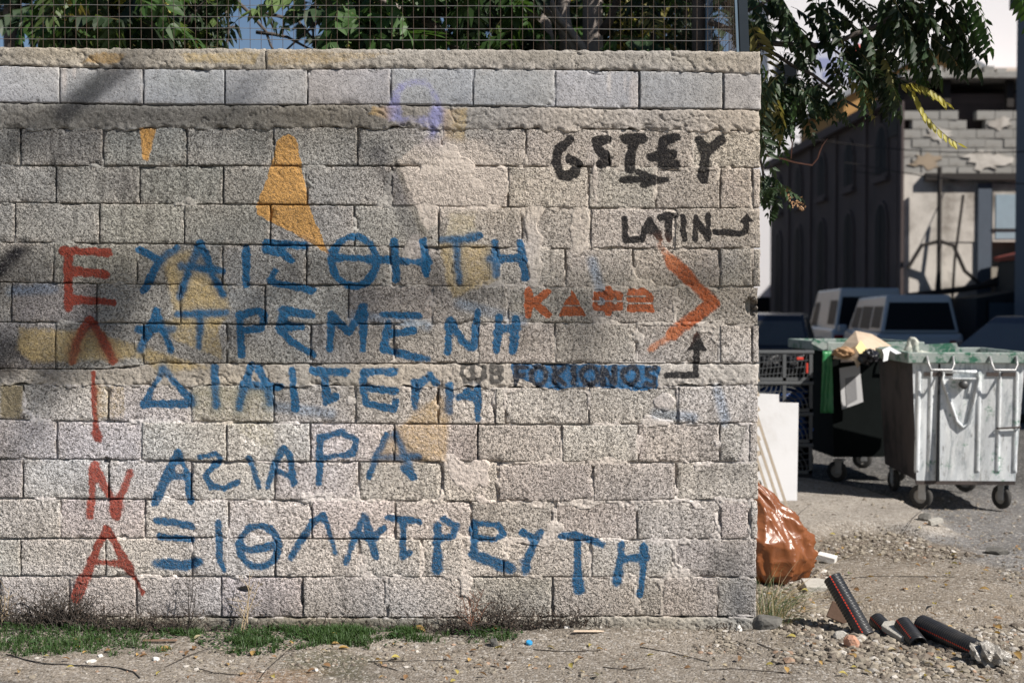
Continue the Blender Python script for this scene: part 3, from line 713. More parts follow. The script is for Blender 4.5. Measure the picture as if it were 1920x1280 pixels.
def gravel():
    rng = random.Random(11); V = []; F = []; T = []; n = 0
    npr = np.random.RandomState(5)
    spots = []
    # even sprinkle over all near ground
    for i in range(7500): spots.append((npr.uniform(-2.6, 3.4), npr.uniform(5.6, 8.2), abs(npr.normal(0, .0045))+.0025))
    for i in range(1800): spots.append((npr.uniform(1.3, 4.2), npr.uniform(8.2, 12), abs(npr.normal(0, .006))+.004))
    def fill(poly, cnt, s0, s1):
        xs = [p[0] for p in poly]; ys = [p[1] for p in poly]; k = 0
        X = npr.uniform(min(xs), max(xs), cnt*4); Y = npr.uniform(min(ys), max(ys), cnt*4)
        d = poly_sd(X, Y, poly)+(fbm(X, Y, .3, 2, 5)-.5)*.5
        for x, y in zip(X[d < 0][:cnt], Y[d < 0][:cnt]): spots.append((x, y, s0+(s1-s0)*npr.rand()**5))
    fill(RUBBLE2, 7000, .003, .027); fill(RUBBLE1, 1500, .005, .026); fill(gw([(1425,1060),(1560,1080),(1560,1180),(1425,1180)]), 900, .006, .026)
    fill(gw([(1740,1165),(1925,1185),(1925,1225),(1760,1200)]), 700, .006, .022)
    fill(gw([(1700,1055),(1925,1085),(1925,1130),(1840,1090)]), 260, .006, .025)
    fill(gw([(1290,1190),(1425,1190),(1430,1230),(1300,1225)]), 700, .004, .018)
    fill(gw([(380,1215),(960,1210),(960,1260),(380,1265)]), 900, .004, .018)
    A = np.array(spots); sl_ = np.minimum(poly_sd(A[:, 0], A[:, 1], SLAB), poly_sd(A[:, 0], A[:, 1], APRON)); kp = ~((sl_ < -.03) & (npr.rand(len(A)) < .78)); spots = [s_ for s_, k_ in zip(spots, kp) if k_]
    A = np.array(spots); Z = gz(A[:, 0], A[:, 1])
    for (x, y, s), z in zip(spots, Z):
        if x < 1.2 and y > 6.86: continue
        if s < .0085:
            v = OCT*np.array([s, s*npr.uniform(.6, 1.1), s*.7])*(1+(npr.rand(6, 1)-.5)*.6); a = npr.uniform(0, 6.3)
            v = v@np.array([[math.cos(a), -math.sin(a), 0], [math.sin(a), math.cos(a), 0], [0, 0, 1]]).T; f = OCF
        else: v = stone_verts(rng, s); f = ICO
        V.append(v+np.array([x, y, z+s*.12])); F.append(f+n); n += len(v)
        g = npr.rand(); base = np.array((.30,.265,.215)) if g < .55 else (np.array((.20,.17,.14)) if g < .88 else (np.array((.48,.45,.41)) if g < .97 else np.array((.36,.25,.18))))
        T.append(np.tile(np.append(base*npr.uniform(.75, 1.2), 1.0), (len(v), 1)))
    me = mesh_np('gravel', np.concatenate(V), np.concatenate(F), M_ST, False, {'tint': np.concatenate(T)})
    tag(place('gravel', me), 'loose pale gravel and crumbled rubble strewn over the ground', 'gravel', kind='stuff')
gravel()

# --- grass at the wall foot: one mass
M_GR = leafmat('short grass', (.06,.112,.034), .6, .3)
M_GD = leafmat('straw grass', (.42,.34,.19), .3, .3)
M_TW = mat('dead twig bark', (.05,.042,.036), .9, var=.4, bump=0)
M_TWL = mat('pale dry stem', (.42,.33,.21), .85, var=.3, bump=0)
def grass(name, polys, hmax, label, mats, lean=.5, seed=3, wid=.0022):
    npr = np.random.RandomState(seed); V = []; F = []; n = 0
    pts = []
    for poly, c in polys:
        xs = [p[0] for p in poly]; ys = [p[1] for p in poly]
        X = npr.uniform(min(xs), max(xs), c*5); Y = npr.uniform(min(ys), max(ys), c*5)
        d = poly_sd(X, Y, poly)+(fbm(X, Y, .12, 3, seed+5)-.5)*.85
        k = np.nonzero(d < 0)[0][:c]; pts.append(np.stack([X[k], Y[k]], 1))
    A = np.concatenate(pts); Z = gz(A[:, 0], A[:, 1]); m = len(A)
    h = hmax*(.35+.65*npr.rand(m))*(.5+.7*vn(A[:, 0], A[:, 1], .12, seed+8)); a = npr.uniform(0, 6.283, m); ln = lean*h*npr.rand(m)*1.3
    wv = wid*(.6+.8*npr.rand(m)); dx, dy = np.cos(a), np.sin(a)
    b = np.stack([A[:, 0], A[:, 1], Z-.004], 1)
    s = np.stack([-dy*wv, dx*wv, np.zeros(m)], 1)
    mid = b+np.stack([dx*ln*.35, dy*ln*.35, h*.6], 1); tip = b+np.stack([dx*ln, dy*ln, h], 1)
    V = np.concatenate([b-s, b+s, mid-s*.8, mid+s*.8, tip]); i = np.arange(m)
    F = np.concatenate([np.stack([i, i+m, i+3*m], 1), np.stack([i, i+3*m, i+2*m], 1), np.stack([i+2*m, i+3*m, i+4*m], 1)])
    me = mesh_np(name, V, F, mats, True); return tag(place(name, me), label, 'grass', kind='stuff')
gA = gw([(-300,1178),(60,1176),(150,1172),(250,1184),(330,1188),(338,1210),(270,1215),(210,1225),(90,1238),(-20,1236),(-300,1236)])
gB = gw([(395,1190),(480,1170),(560,1172),(690,1180),(760,1188),(745,1206),(640,1212),(560,1212),(500,1226),(420,1234),(395,1215)])
gC = gw([(855,1184),(960,1180),(980,1205),(880,1212)])
gA = gw([(-300,1181),(60,1180),(150,1179),(250,1186),(330,1190),(338,1210),(270,1215),(210,1225),(90,1238),(-20,1236),(-300,1236)])
grass('grass', [(gA, 7000), (gB, 7500), (gC, 600), (gw([(330,1190),(400,1190),(400,1215),(330,1215)]), 500), (gw([(740,1188),(860,1190),(850,1210),(740,1212)]), 700)], .05,
      'low green grass growing along the foot of the wall', M_GR, .9)
# small clover leaves amongst it
def clover():
    npr = np.random.RandomState(8); V = []; F = []; n = 0
    for poly, c in ((gA, 2600), (gB, 1500), (gC, 350)):
        xs = [p[0] for p in poly]; ys = [p[1] for p in poly]
        X = npr.uniform(min(xs), max(xs), c*4); Y = npr.uniform(min(ys), max(ys), c*4)
        d = poly_sd(X, Y, poly)+(fbm(X, Y, .16, 3, 8)-.5)*.36; k = np.nonzero(d < .02)[0][:c]; Z = gz(X[k], Y[k])
        for x, y, z in zip(X[k], Y[k], Z):
            s = npr.uniform(.004, .008); q = np.array([x, y, z+npr.uniform(.004, .03)]); t = npr.uniform(-.5, .5, 2)
            p = [q+s*np.array((math.cos(a), math.sin(a), math.cos(a)*t[0]+math.sin(a)*t[1])) for a in npr.uniform(0, 6)+np.arange(5)*1.2566]
            V += p; F += [(n, n+1, n+2), (n, n+2, n+3), (n, n+3, n+4)]; n += 5
    tag(place('ground_cover', mesh_np('ground_cover', np.array(V), np.array(F), leafmat('clover', (.05,.105,.035), .4, .3), True)), 'tiny clover leaves spread through the grass patches', 'clover', kind='stuff')
clover()
# --- dead tangled stems against the wall foot
def twig_path(rng, p, d, L, seg, wob, grav=0.0):
    pts = [Vector(p)]; d = Vector(d).normalized()
    for i in range(seg):
        d = (d+Vector((rng.uniform(-wob, wob), rng.uniform(-wob, wob)*.5, rng.uniform(-wob, wob)-grav))).normalized()
        pts.append(pts[-1]+d*L/seg)
    return pts
def dead_mass():
    rng = random.Random(21); m = MB(); npr = random.Random(5)
    def clump(x, n, hh, spread):
        for i in range(n):
            bx = x+rng.gauss(0, spread); by = YW-.05-abs(rng.gauss(0, .05)); bz = gz1(bx, by)
            L = hh*rng.uniform(.3, 1.0)
            pts = twig_path(rng, (bx, by, bz), (rng.uniform(-.9, .9), rng.uniform(-.15, .05), rng.uniform(.3, 1.2)), L, 6, .45, .06)
            pts = [Vector((p.x, min(p.y, YW-.015), max(p.z, bz+.002))) for p in pts]
            m.tube(pts, [.0026, .0023, .002, .0018, .0015, .0012, .0009], 3, 0, False)
            for q in pts[2:]:
                if rng.random() < .7:
                    s = rng.uniform(.005, .013); a = rng.uniform(0, 6.3)
                    m.add([q, q+Vector((s*math.cos(a), -.002, s*math.sin(a))), q+Vector((s*math.cos(a+.8), .002, s*math.sin(a+.8)))], [(0, 1, 2)], 1)
    W = lambda px: wxz(px, 1170)[0]
    for px in range(-380, 1150, 28):
        dens = 1.0 if px < 340 else (.35 if px < 780 else .8)
        if px > 980: dens = .5
        clump(W(px), int(16*dens), .12, .06)
    for px, n, hh, sp in ((40,36,.20,.08),(120,90,.26,.07),(165,70,.22,.06),(215,46,.18,.07),(285,34,.15,.07),(350,30,.16,.04),(880,40,.20,.05),(940,46,.22,.05),(1000,30,.14,.05),(1060,20,.12,.04),(1350,14,.06,.08)):
        clump(W(px), int(n*1.5), hh, sp)
    o = m.build('dead_weeds', [M_TW, mat('dead leaf scraps', (.075,.055,.042), .9, var=.4, bump=0)]); tag(o, 'tangle of dead brown weeds along the foot of the wall', 'dead weeds', kind='stuff')
dead_mass()
def weed(px, pyb, pyt, lean, n, col, label, seed, spread=.6):
    rng = random.Random(seed); b = G(px, 1192); b.y = YW-.09; b.z = gz1(b.x, b.y)
    top = wxz(px, pyt)[1]; H = top-b.z
    t = thing('dry_weed', label, 'weed', b)
    for i in range(n):
        pts = twig_path(rng, (rng.uniform(-.015, .015), rng.uniform(-.02, .0), -.01), (lean+rng.uniform(-spread, spread)*.5, .08, 1), H*rng.uniform(.65, 1.05), 8, .12)
        pts = [Vector((p.x, min(p.y, .075), p.z)) for p in pts]
        m = MB().tube(pts, [.0034-.0003*k for k in range(9)], 5, 0, False)
        for j in range(2, 8):
            if rng.random() < .75:
                q = pts[j]; sp_ = twig_path(rng, q, (rng.choice((-1, 1))*rng.uniform(.5, 1), 0, rng.uniform(.3, 1)), rng.uniform(.03, .11), 4, .3)
                sp_ = [Vector((p.x, min(p.y, .075), p.z)) for p in sp_]; m.tube(sp_, [.0014, .0012, .001, .0008, .0006], 3, 0, False)
                for e in sp_[2:]:
                    if rng.random() < .5:
                        s = rng.uniform(.004, .009); m.add([e, e+Vector((s, -.003, s*.3)), e+Vector((s*.4, .001, -s))], [(0, 1, 2)])
        m.build('stem', col, t)
weed(357, 1170, 1056, .10, 3, M_TW, 'thick brown dead weed stalk under the first blue letters of the bottom line', 1, .5)
weed(460, 1175, 1040, .05, 4, M_TWL, 'straw coloured dry grass stalks beside the small hole in the wall', 2, .2)
weed(885, 1175, 1078, .15, 5, mat('reddish stalk', (.20,.10,.065), .9, var=.3, bump=0), 'reddish branching dry weed below the lower blue lettering', 3, .9)
weed(930, 1175, 1085, .35, 4, M_TW, 'dark brittle weed with seed heads right of the reddish weed', 4, .7)
weed(1065, 1180, 1128, .3, 2, M_TW, 'short dark dead weed standing at the moss free part of the wall foot', 5, .6)
weed(12, 1175, 1085, .1, 3, M_TWL, 'thin dry weed at the far left foot of the wall', 6, .4)
weed(105, 1175, 1092, .2, 5, M_TW, 'bushy dead weed left of the lowest red letter', 8, .9)
# --- tuft of long grass by the wall corner
def tuft():
    rng = random.Random(9); m = MB(); c = G(1432, 1180); c.y = 7.15; c.x = 1.25
    t = []
    for i in range(210):
        bx = c.x+abs(rng.gauss(0, .07)); by = c.y+rng.uniform(-.22, .28); bz = gz1(bx, by)
        L = rng.uniform(.10, .34); dx = rng.uniform(-.1, .75); d = Vector((dx, rng.uniform(-.4, .4), rng.uniform(.35, 1))).normalized()
        p0 = Vector((bx, by, bz-.01)); p1 = p0+d*L*.55; d2 = (d+Vector((dx*.5, 0, -.5))).normalized(); p2 = p1+d2*L*.45
        s = Vector((-d.y, d.x, .3)).normalized()*.0017
        m.add([p0-s, p0+s, p1+s*.8, p1-s*.8, p2], [(0, 1, 2, 3), (3, 2, 4)], 1 if rng.random() < .45 else 0)
    o = m.build('grass_tuft', [leafmat('long grass', (.09,.15,.06), .3, .3), M_GD])
    tag(o, 'tuft of long green and straw grass growing at the right end of the wall', 'grass tuft')
    for i, (dx, dz, L) in enumerate(((.55, .55, .62), (.3, 1, .34), (.9, .22, .55), (.7, .5, .36))):
        p = Vector((c.x+.03+i*.02, c.y+.05, gz1(c.x, c.y))); m2 = MB(); pts = [p]
        d = Vector((dx, .1, dz)).normalized()
        for k in range(8): pts.append(pts[-1]+d*L/8); d = (d+Vector((.05, 0, -.035 if i != 2 else .01))).normalized()
        m2.tube(pts, [.0018-.00017*k for k in range(9)], 4, 0, False)
        tag(m2.build('grass_stalk', M_TWL), ['long thin straw arching out of the tuft towards the pipes', 'short upright straw in front of the orange bag', 'straw lying low across the leaning black pipe', 'bent straw reaching over the orange bag base'][i], 'straw')
tuft()

# --- fallen leaves
def leaf_mesh(name, L, Wd, curl, m_):
    v = []; f = []; n = 6
    for i in range(n+1):
        t = i/n; wv = Wd*math.sin(PI*min(1, t*1.02))**.8*(1-.35*t); z = curl*math.sin(t*PI)*L+.3*curl*L*t*t
        v += [(t*L, -wv, z+abs(wv)*.7), (t*L, 0, z), (t*L, wv, z+abs(wv)*.5)]
    for i in range(n):
        a = i*3; f += [(a, a+1, a+4, a+3), (a+1, a+2, a+5, a+4)]
    me = bpy.data.meshes.new(name); me.from_pydata(v, [], f); me.materials.append(m_); me.polygons.foreach_set('use_smooth', [True]*len(f)); return me
LM = [leafmat('ochre fallen leaf', (.46,.30,.11), .3, .25), leafmat('brown fallen leaf', (.24,.14,.07), .3, .2), leafmat('yellow fallen leaf', (.50,.42,.12), .25, .3), leafmat('pale fallen leaf', (.50,.42,.28), .2, .2), leafmat('green fallen leaf', (.16,.22,.06), .2, .25)]
LMS = [[leaf_mesh('leaf', .05, .012+.004*j, .10*(1-j)+.05, m_) for j in (0, 1)] for m_ in LM]
def leaf(px, py, k, size, lab, grp=None, rz=None):
    p = G(px, py); p.z = gz1(p.x, p.y)+.006
    o = place('fallen_leaf', LMS[k][rnd.randrange(2)], None, p, (rnd.uniform(-.5, .5), rnd.uniform(-.4, .25), rnd.uniform(0, 6.28) if rz is None else rz), (size,)*3)
    return tag(o, lab, 'leaf', grp)
for px, py, k, s, lab in ((30,1192,0,1.1,'large upright ochre leaf at the far left of the grass'),(152,1182,0,1.0,'curled ochre leaf on dead stems left of centre of the grass'),(146,1210,0,.6,'small tan leaf lying on the left grass patch'),
    (300,1224,0,1.1,'twisted orange brown leaf between the two grass patches'),(255,1235,0,.8,'flat ochre leaf on bare soil below the twisted one'),(363,1210,3,.9,'pale leaf beside the board scrap between grass patches'),(368,1165,3,.7,'pale crumpled leaf hanging at the thick dead stalk'),
    (530,1196,3,.8,'grey green leaf standing in the middle grass patch'),(620,1204,2,1.0,'bright yellow curled leaf at the right end of the middle grass'),(642,1202,3,1.0,'pale rounded leaf standing beside the bright yellow leaf'),(634,1222,0,1.1,'ochre leaf lying just below the bright yellow leaf'),
    (798,1196,0,1.6,'long ochre leaf with stalk lying right of the grass'),(935,1198,0,.9,'narrow ochre leaf near the reddish weed'),(1025,1222,3,.9,'pale flat leaf right of the blue cap'),(1118,1228,0,.7,'small crumpled ochre leaf on the concrete dirt'),
    (1073,1258,2,.8,'yellow brown star shaped leaf near the bottom edge'),(1122,1274,4,1.0,'olive leaf at the bottom edge of the view'),(1226,1236,2,.7,'thin yellowish leaf on gravel right of centre'),(1493,1204,2,.9,'yellow leaf on gravel near the dark rock by the wall corner'),
    (1605,1247,0,1.0,'long tan leaf on gravel below the pipes'),(1590,1272,2,1.0,'yellow green leaf at the bottom edge below the pipes'),(1645,1184,0,1.1,'tan leaf propped beside the foot of the leaning pipe'),(1915,1238,0,1.5,'large ochre leaf at the right edge beside the wrapped pipe end'),(1878,1240,0,1.2,'ochre leaf just right of the plastic wrapped pipe end'),
    (1755,1148,2,1.0,'yellowish leaf on the slab above the longest pipe'),(1775,1090,2,1.1,'spiky yellow leaf on the bare slab at right'),(1835,1118,0,1.2,'narrow leaf on the slab near the right edge'),(1595,1090,4,1.0,'olive leaf right of the leaning pipe top'),
    (110,1195,3,.6,'tiny pale leaf scrap among the left grass'),(855,1275,2,.7,'small yellow leaf at the bottom centre edge'),(845,1237,1,.8,'brown leaf scrap on the gravel below the reddish weed'),(1018,1192,1,.9,'reddish brown leaf at the right end of the dead weeds'),
    (905,1218,0,.6,'tiny orange leaf beside the dark stone near the reddish weed'),(190,1212,1,.7,'brown leaf on the lower edge of the left grass')):
    leaf(px, py, k, s, lab)
for i in range(190):
    px = rnd.uniform(1440, 1915); py = rnd.uniform(985, 1275)
    if rnd.random() < .35: px = rnd.uniform(0, 1400); py = rnd.uniform(1215, 1278)
    leaf(px, py, rnd.choice((0, 0, 1, 1, 2, 3)), rnd.uniform(.5, 1.0), 'small curled dry leaf scattered on the gravelly ground', 'small dry leaves scattered on the ground')
# --- twigs, wire, scraps
def gtube(name, pts, r, m_, lab, cat, n=5):
    q = []
    for px, py, dz in pts:
        p = G(px, py); p.z = gz1(p.x, p.y)+r+dz; q.append(p)
    qq = []
    for i in range(len(q)-1):
        for t in (0, .33, .66): 
            v = q[i].lerp(q[i+1], t); v.z = max(v.z, gz1(v.x, v.y)+r*.7); qq.append(v)
    qq.append(q[-1]); return tag(MB().tube(qq, r, n).build(name, m_, smooth=True), lab, cat)
m_rub = mat('black cable rubber', (.02,.02,.022), .5, bump=0)
gtube('cable', [(12,1236,.005),(45,1243,.0),(85,1252,0),(130,1256,0),(190,1255,0),(225,1258,0),(250,1268,0),(262,1282,0)], .0032, m_rub, 'thin black cable curving over the ground at lower left', 'cable')
for i, (pts, lab) in enumerate((
   ([(700,1240,0),(715,1250,.004),(745,1255,0)], 'short dark twig near the mossy concrete patch'), ([(365,1258,0),(400,1266,.003),(450,1268,0)], 'brown stick lying near the bottom left'),
   ([(310,1258,0),(350,1240,.004),(390,1228,.01)], 'dark twig slanting up left of the middle grass'), ([(480,1285,0),(500,1262,.01),(540,1232,.02),(552,1228,0)], 'dark curved twig left of the mossy concrete patch'),
   ([(690,1240,.0),(760,1240,0),(850,1238,.004)], 'thin reddish stick lying along the dirt edge'), ([(1000,1225,0),(1060,1227,0),(1122,1230,0)], 'straight twig beside the pale flat leaf'),
   ([(1200,1223,.002),(1260,1230,0),(1330,1246,.002)], 'thin forked twig on the dirt right of centre'), ([(1130,1258,0),(1180,1262,.002),(1210,1260,0)], 'short twig on the dirt below the forked one'),
   ([(1320,1262,0),(1370,1258,.002),(1470,1264,0)], 'long thin twig near the bottom right of the wall'), ([(1420,1218,0),(1460,1232,.003),(1505,1234,0)], 'curved twig near the dark rock'),
   ([(1400,1220,.002),(1380,1215,.01)], 'tiny twig under the right end of the wall'), ([(1550,1100,0),(1640,1092,.0),(1790,1094,0)], 'thin dark wire lying on the slab behind the pipes'),
   ([(1560,1232,0),(1620,1236,.004),(1700,1230,0)], 'twig lying on the rubble below the pipes'), ([(1480,1010,0),(1500,985,.02),(1520,975,.05)], 'twig leaning on the pale apron'),
   ([(1688,1015,0),(1710,1003,.03),(1738,985,.07)], 'forked dead twig on the rubble of the street edge'))):
    gtube('twig', pts, .0022, M_TW, lab, 'twig', 4)
def rock(px, py, s, col, name, lab, cat, sq=(1, 1, 1), seed=1, dz=.0):
    p = G(px, py); rng = np.random.RandomState(seed)
    import bmesh
    bm = bmesh.new(); bmesh.ops.create_icosphere(bm, subdivisions=3, radius=1)
    A = np.array([v.co[:] for v in bm.verts])
    pl = rng.randn(9, 3); pl /= np.linalg.norm(pl, axis=1)[:, None]
    for q in pl:
        d = A@q; cut = .62+.2*rng.rand(); over = np.maximum(d-cut, 0); A -= over[:, None]*q[None]
    A *= 1+(vn(A[:, 0]+A[:, 2]*.7, A[:, 1]+A[:, 2], .3, seed)[:, None]-.5)*.16
    for v, a in zip(bm.verts, A): v.co = Vector(a*s*np.array(sq))
    me = bpy.data.meshes.new(name); bm.to_mesh(me); bm.free(); me.materials.append(col)
    return tag(place(name, me, None, (p.x, p.y, gz1(p.x, p.y)+s*sq[2]*.35+dz), (rng.uniform(-.2, .2), rng.uniform(-.2, .2), rng.uniform(0, 6))), lab, cat)
m_drk = mat('dark stone', (.12,.115,.105), .9, var=.4, scale=20, bump=.5, dirt=(.2,.19,.17)); m_pnk = mat('brick rubble', (.50,.27,.18), .9, var=.3, scale=30, bump=.5, dirt=(.5,.42,.35)); m_con = mat('concrete lump', (.42,.40,.36), .95, var=.25, scale=25, bump=.6)
m_wht = mat('white limestone', (.66,.64,.6), .9, var=.15, scale=25, bump=.4)
rock(1438, 1198, .06, m_drk, 'rock', 'dark rounded rock touching the right foot of the wall', 'rock', (1.2, 1, .8), 2)
rock(1597, 1222, .042, m_pnk, 'brick_fragment', 'pinkish brick fragment on the gravel below the leaning pipe', 'brick fragment', (1, 1, 1), 3)
rock(1575, 1205, .035, m_con, 'rock', 'grey stone beside the pinkish brick fragment', 'rock', (1, 1, .8), 4)
rock(926, 1216, .028, m_drk, 'rock', 'small dark stone standing near the reddish weed', 'rock', (1, .7, 1.2), 5)
rock(1386, 1196, .022, m_wht, 'rock', 'white stone chip in soil under the right end of the wall', 'rock', (.8, .7, 1.2), 6)
rock(187, 1236, .018, m_wht, 'rock', 'white pebble on bare soil below the left grass', 'rock', (1, .8, .6), 7)
rock(172, 1248, .022, m_wht, 'rock', 'wide white pebble beside the black cable', 'rock', (1.2, .8, .6), 8)
rock(292, 1242, .018, m_wht, 'rock', 'white pebble right of the black cable', 'rock', (1, .8, .8), 9)
rock(592, 1258, .016, m_wht, 'rock', 'white pebble on the mossy concrete patch', 'rock', (1, .8, .7), 10)
rock(1062, 1197, .016, m_wht, 'rock', 'pale round pebble at the right end of the dead weeds', 'rock', (1, .8, .7), 12)
rock(1735, 995, .05, m_drk, 'rock', 'dark lump on the rubble at the street edge', 'rock', (1, 1, .8), 13)
rock(1868, 1052, .06, m_drk, 'rock', 'dark broken asphalt lump at the right end of the kerb', 'rock', (1.5, 1, .5), 14)
# flat mossy concrete patch
def chunk(name, px, py, poly, th, m_, lab, cat, rot=(0, 0, 0), dz=0):
    p = G(px, py); o = MB().prism(poly, 'z', 0, th).build(name, m_, None, loc=(p.x, p.y, gz1(p.x, p.y)+dz), rot=rot); bevel(o, .004, 2); return tag(o, lab, cat)
chunk('concrete_scrap', 1680, 1205, [(-.03,-.09),(.03,-.11),(.04,.08),(.0,.10),(-.035,.07)], .03, m_con, 'long grey concrete chunk lying beside the short pipes', 'concrete chunk', (.15, -.25, .25), .02)
chunk('concrete_scrap', 1535, 1108, [(-.10,-.08),(.08,-.09),(.11,.05),(.02,.10),(-.08,.08)], .05, m_con, 'flat grey concrete chunk in front of the orange bag', 'concrete chunk', (.1, .05, .1), -.01)
chunk('concrete_scrap', 1548, 1066, [(-.05,-.04),(.06,-.04),(.06,.04),(-.05,.03)], .04, m_wht, 'small white concrete block behind the leaning pipe', 'concrete chunk', (.1, .2, -.4), .01)
chunk('concrete_scrap', 1754, 1003, [(-.05,-.03),(.05,-.025),(.045,.03),(-.04,.03)], .035, m_con, 'white concrete bit on the rubble of the street edge', 'concrete chunk', (.1, -.2, .2), .01)
chunk('wooden_offcut', 1585, 1183, [(-.10,0),(.02,0),(.02,.018),(-.10,.018)], .085, mat('brown board', (.13,.08,.055), .7, var=.2, scale=12, dirt=(.22,.16,.12)), 'small brown board leaning against the foot of the leaning pipe', 'board', (-.35, .35, -.35), .01)
chunk('wooden_offcut', 1100, 1207, [(-.065,-.012),(.05,-.014),(.085,0),(.05,.016),(-.06,.012)], .006, mat('pale driftwood', (.62,.50,.38), .8, scale=40), 'pale pointed wood sliver lying on the dirt', 'wood sliver', (0, 0, 0), .006)
chunk('wooden_offcut', 300, 1212, [(-.08,-.01),(.08,-.012),(.08,.008),(-.08,.012)], .008, mat('weathered brown slat', (.20,.13,.09), .85, scale=40), 'weathered brown slat between the two grass patches', 'slat', (0, 0, .05), .01)
cap = MB().lathe([(0, .0001), (0, .016), (.009, .0155), (.012, .013), (.012, .0001)], (0, 0, 0), 'z', 16).build('bottle_cap', mat('blue plastic', (.03,.28,.55), .35, bump=0, spec=.5), smooth=False)
p = G(992, 1217); cap.location = (p.x, p.y, gz1(p.x, p.y)+.004); cap.rotation_euler = (.35, .1, 0); tag(cap, 'small bright blue bottle cap on the dirt', 'bottle cap')
# ------------------------------------------------------------------ TREES
M_BARK = mat('grey bark', (.26,.225,.20), .9, var=.35, scale=9, bump=.7, bscale=30)
M_BARKD = mat('dark bark', (.10,.085,.075), .9, var=.3, scale=9, bump=.6, bscale=30)
LG = [leafmat('dark tree leaves', (.026,.048,.020), .5, .2), leafmat('green tree leaves', (.055,.115,.03), .35, .32), leafmat('light green leaves', (.12,.18,.06), .3, .35), leafmat('yellow leaves', (.42,.38,.09), .2, .35), leafmat('olive leaves', (.22,.20,.07), .3, .3)]
M_RACH = mat('leaf stalk', (.14,.12,.05), .8, bump=0)
def frond_mesh(name, L, npair, ll, lw, droop, rng, m_):
    m = MB(); pts = []; d = Vector((1, 0, 0)); p = Vector((0, 0, 0)); n = npair+1
    pts = [p]; 
    for i in range(n):
        d = (d+Vector((0, rng.uniform(-.02, .02), -droop/n))).normalized(); p = p+d*L/n; pts.append(p)
    m.tube(pts, [.0028*(1-.7*i/n) for i in range(n+1)], 3, 1, False)
    def leaflet(b, dr, up, l_, w_):
        dr = dr.normalized(); sd = dr.cross(up).normalized(); k = up*rng.uniform(-.15, .15)*l_
        q = [b, b+dr*l_*.35+sd*w_+up*w_*.35, b+dr*l_*.4, b+dr*l_*.35-sd*w_+up*w_*.35, b+dr*l_*.78+sd*w_*.55+up*w_*.1-up*.04*l_+k, b+dr*l_*.78-sd*w_*.55+up*w_*.1-up*.04*l_+k, b+dr*l_-up*l_*.14+k]
        m.add(q, [(0, 2, 1), (0, 3, 2), (1, 2, 4), (2, 3, 5), (2, 5, 6, 4)], 0)
    for i in range(1, n+1):
        sc = .75+.5*math.sin(PI*(i/n)**.8); dd = (pts[i]-pts[i-1]).normalized()
        for s in (-1, 1):
            if rng.random() < .06: continue
            dr = dd*.55+Vector((0, s, 0))+Vector((0, 0, -.35-rng.uniform(0, .5)))+Vector((rng.uniform(-.15, .15),)*3)
            leaflet(pts[i], dr, Vector((0, 0, 1)), ll*sc*rng.uniform(.8, 1.1), lw*sc)
    leaflet(pts[-1], (pts[-1]-pts[-2]), Vector((0, 0, 1)), ll, lw)
    return m.mesh(name, [m_, M_RACH], False)
fr = random.Random(33)
FROND = {k: [frond_mesh('frond', fr.uniform(.34, .5), fr.choice((6, 7, 8)), .105, .0235, fr.uniform(.5, 1.0), fr, LG[k]) for _ in range(3)] for k in range(5)}
BROAD = {k: [frond_mesh('leaf_spray', fr.uniform(.22, .34), fr.choice((4, 5)), .12, .034, fr.uniform(.3, .9), fr, LG[k]) for _ in range(3)] for k in range(5)}
NARROW = {k: [frond_mesh('leaf_spray', fr.uniform(.2, .3), fr.choice((5, 6)), .10, .014, fr.uniform(.3, .9), fr, LG[k]) for _ in range(3)] for k in range(5)}
def spray(tree, base, p, kind, k, rng, sc=1.0, yaw=None, pitch=None, roll=None):
    nm = 'frond' if kind is FROND else 'leaf_spray'
    return place(nm, rng.choice(kind[k]), tree, p-base, (rng.uniform(-.5, .5) if roll is None else roll, rng.uniform(-.5, .9) if pitch is None else pitch, rng.uniform(0, 6.283) if yaw is None else yaw), (sc,)*3)
def limb(tree, base, pts, r0, r1, m_, name='branch'):
    n = len(pts); P_ = []
    for i in range(n-1):
        for t in (0, .5): P_.append(Vector(pts[i]).lerp(Vector(pts[i+1]), t))
    P_.append(Vector(pts[-1])); k = len(P_)
    P_ = [p-base+Vector((math.sin(i*1.7)*.012, math.cos(i*2.3)*.012, 0)) for i, p in enumerate(P_)]
    return MB().tube(P_, [r0+(r1-r0)*i/(k-1) for i in range(k)], 9).build(name, m_, tree, smooth=True)
def crown_fill(tree, base, n, box, kind, weights, rng, sc=1.0, keep=lambda p: True):
    c = 0
    while c < n:
        p = Vector((rng.uniform(*box[0]), rng.uniform(*box[1]), rng.uniform(*box[2])))
        if not keep(p): continue
        k = rng.choices(range(5), weights)[0]; spray(tree, base, p, kind, k, rng, sc*rng.uniform(.8, 1.25)); c += 1
def tree(label, X, Y, H, lean=(0, 0), r=.06, m_=M_BARK):
    b = Vector((X, Y, 0)); t = thing('tree', label, 'tree', b)
    pts = [b+Vector((lean[0]*f*H, lean[1]*f*H, H*f-.05)) for f in (0, .25, .5, .75, 1)]
    limb(t, b, pts, r*1.25, r*.55, m_, 'trunk'); return t, b, pts
rt = random.Random(55)
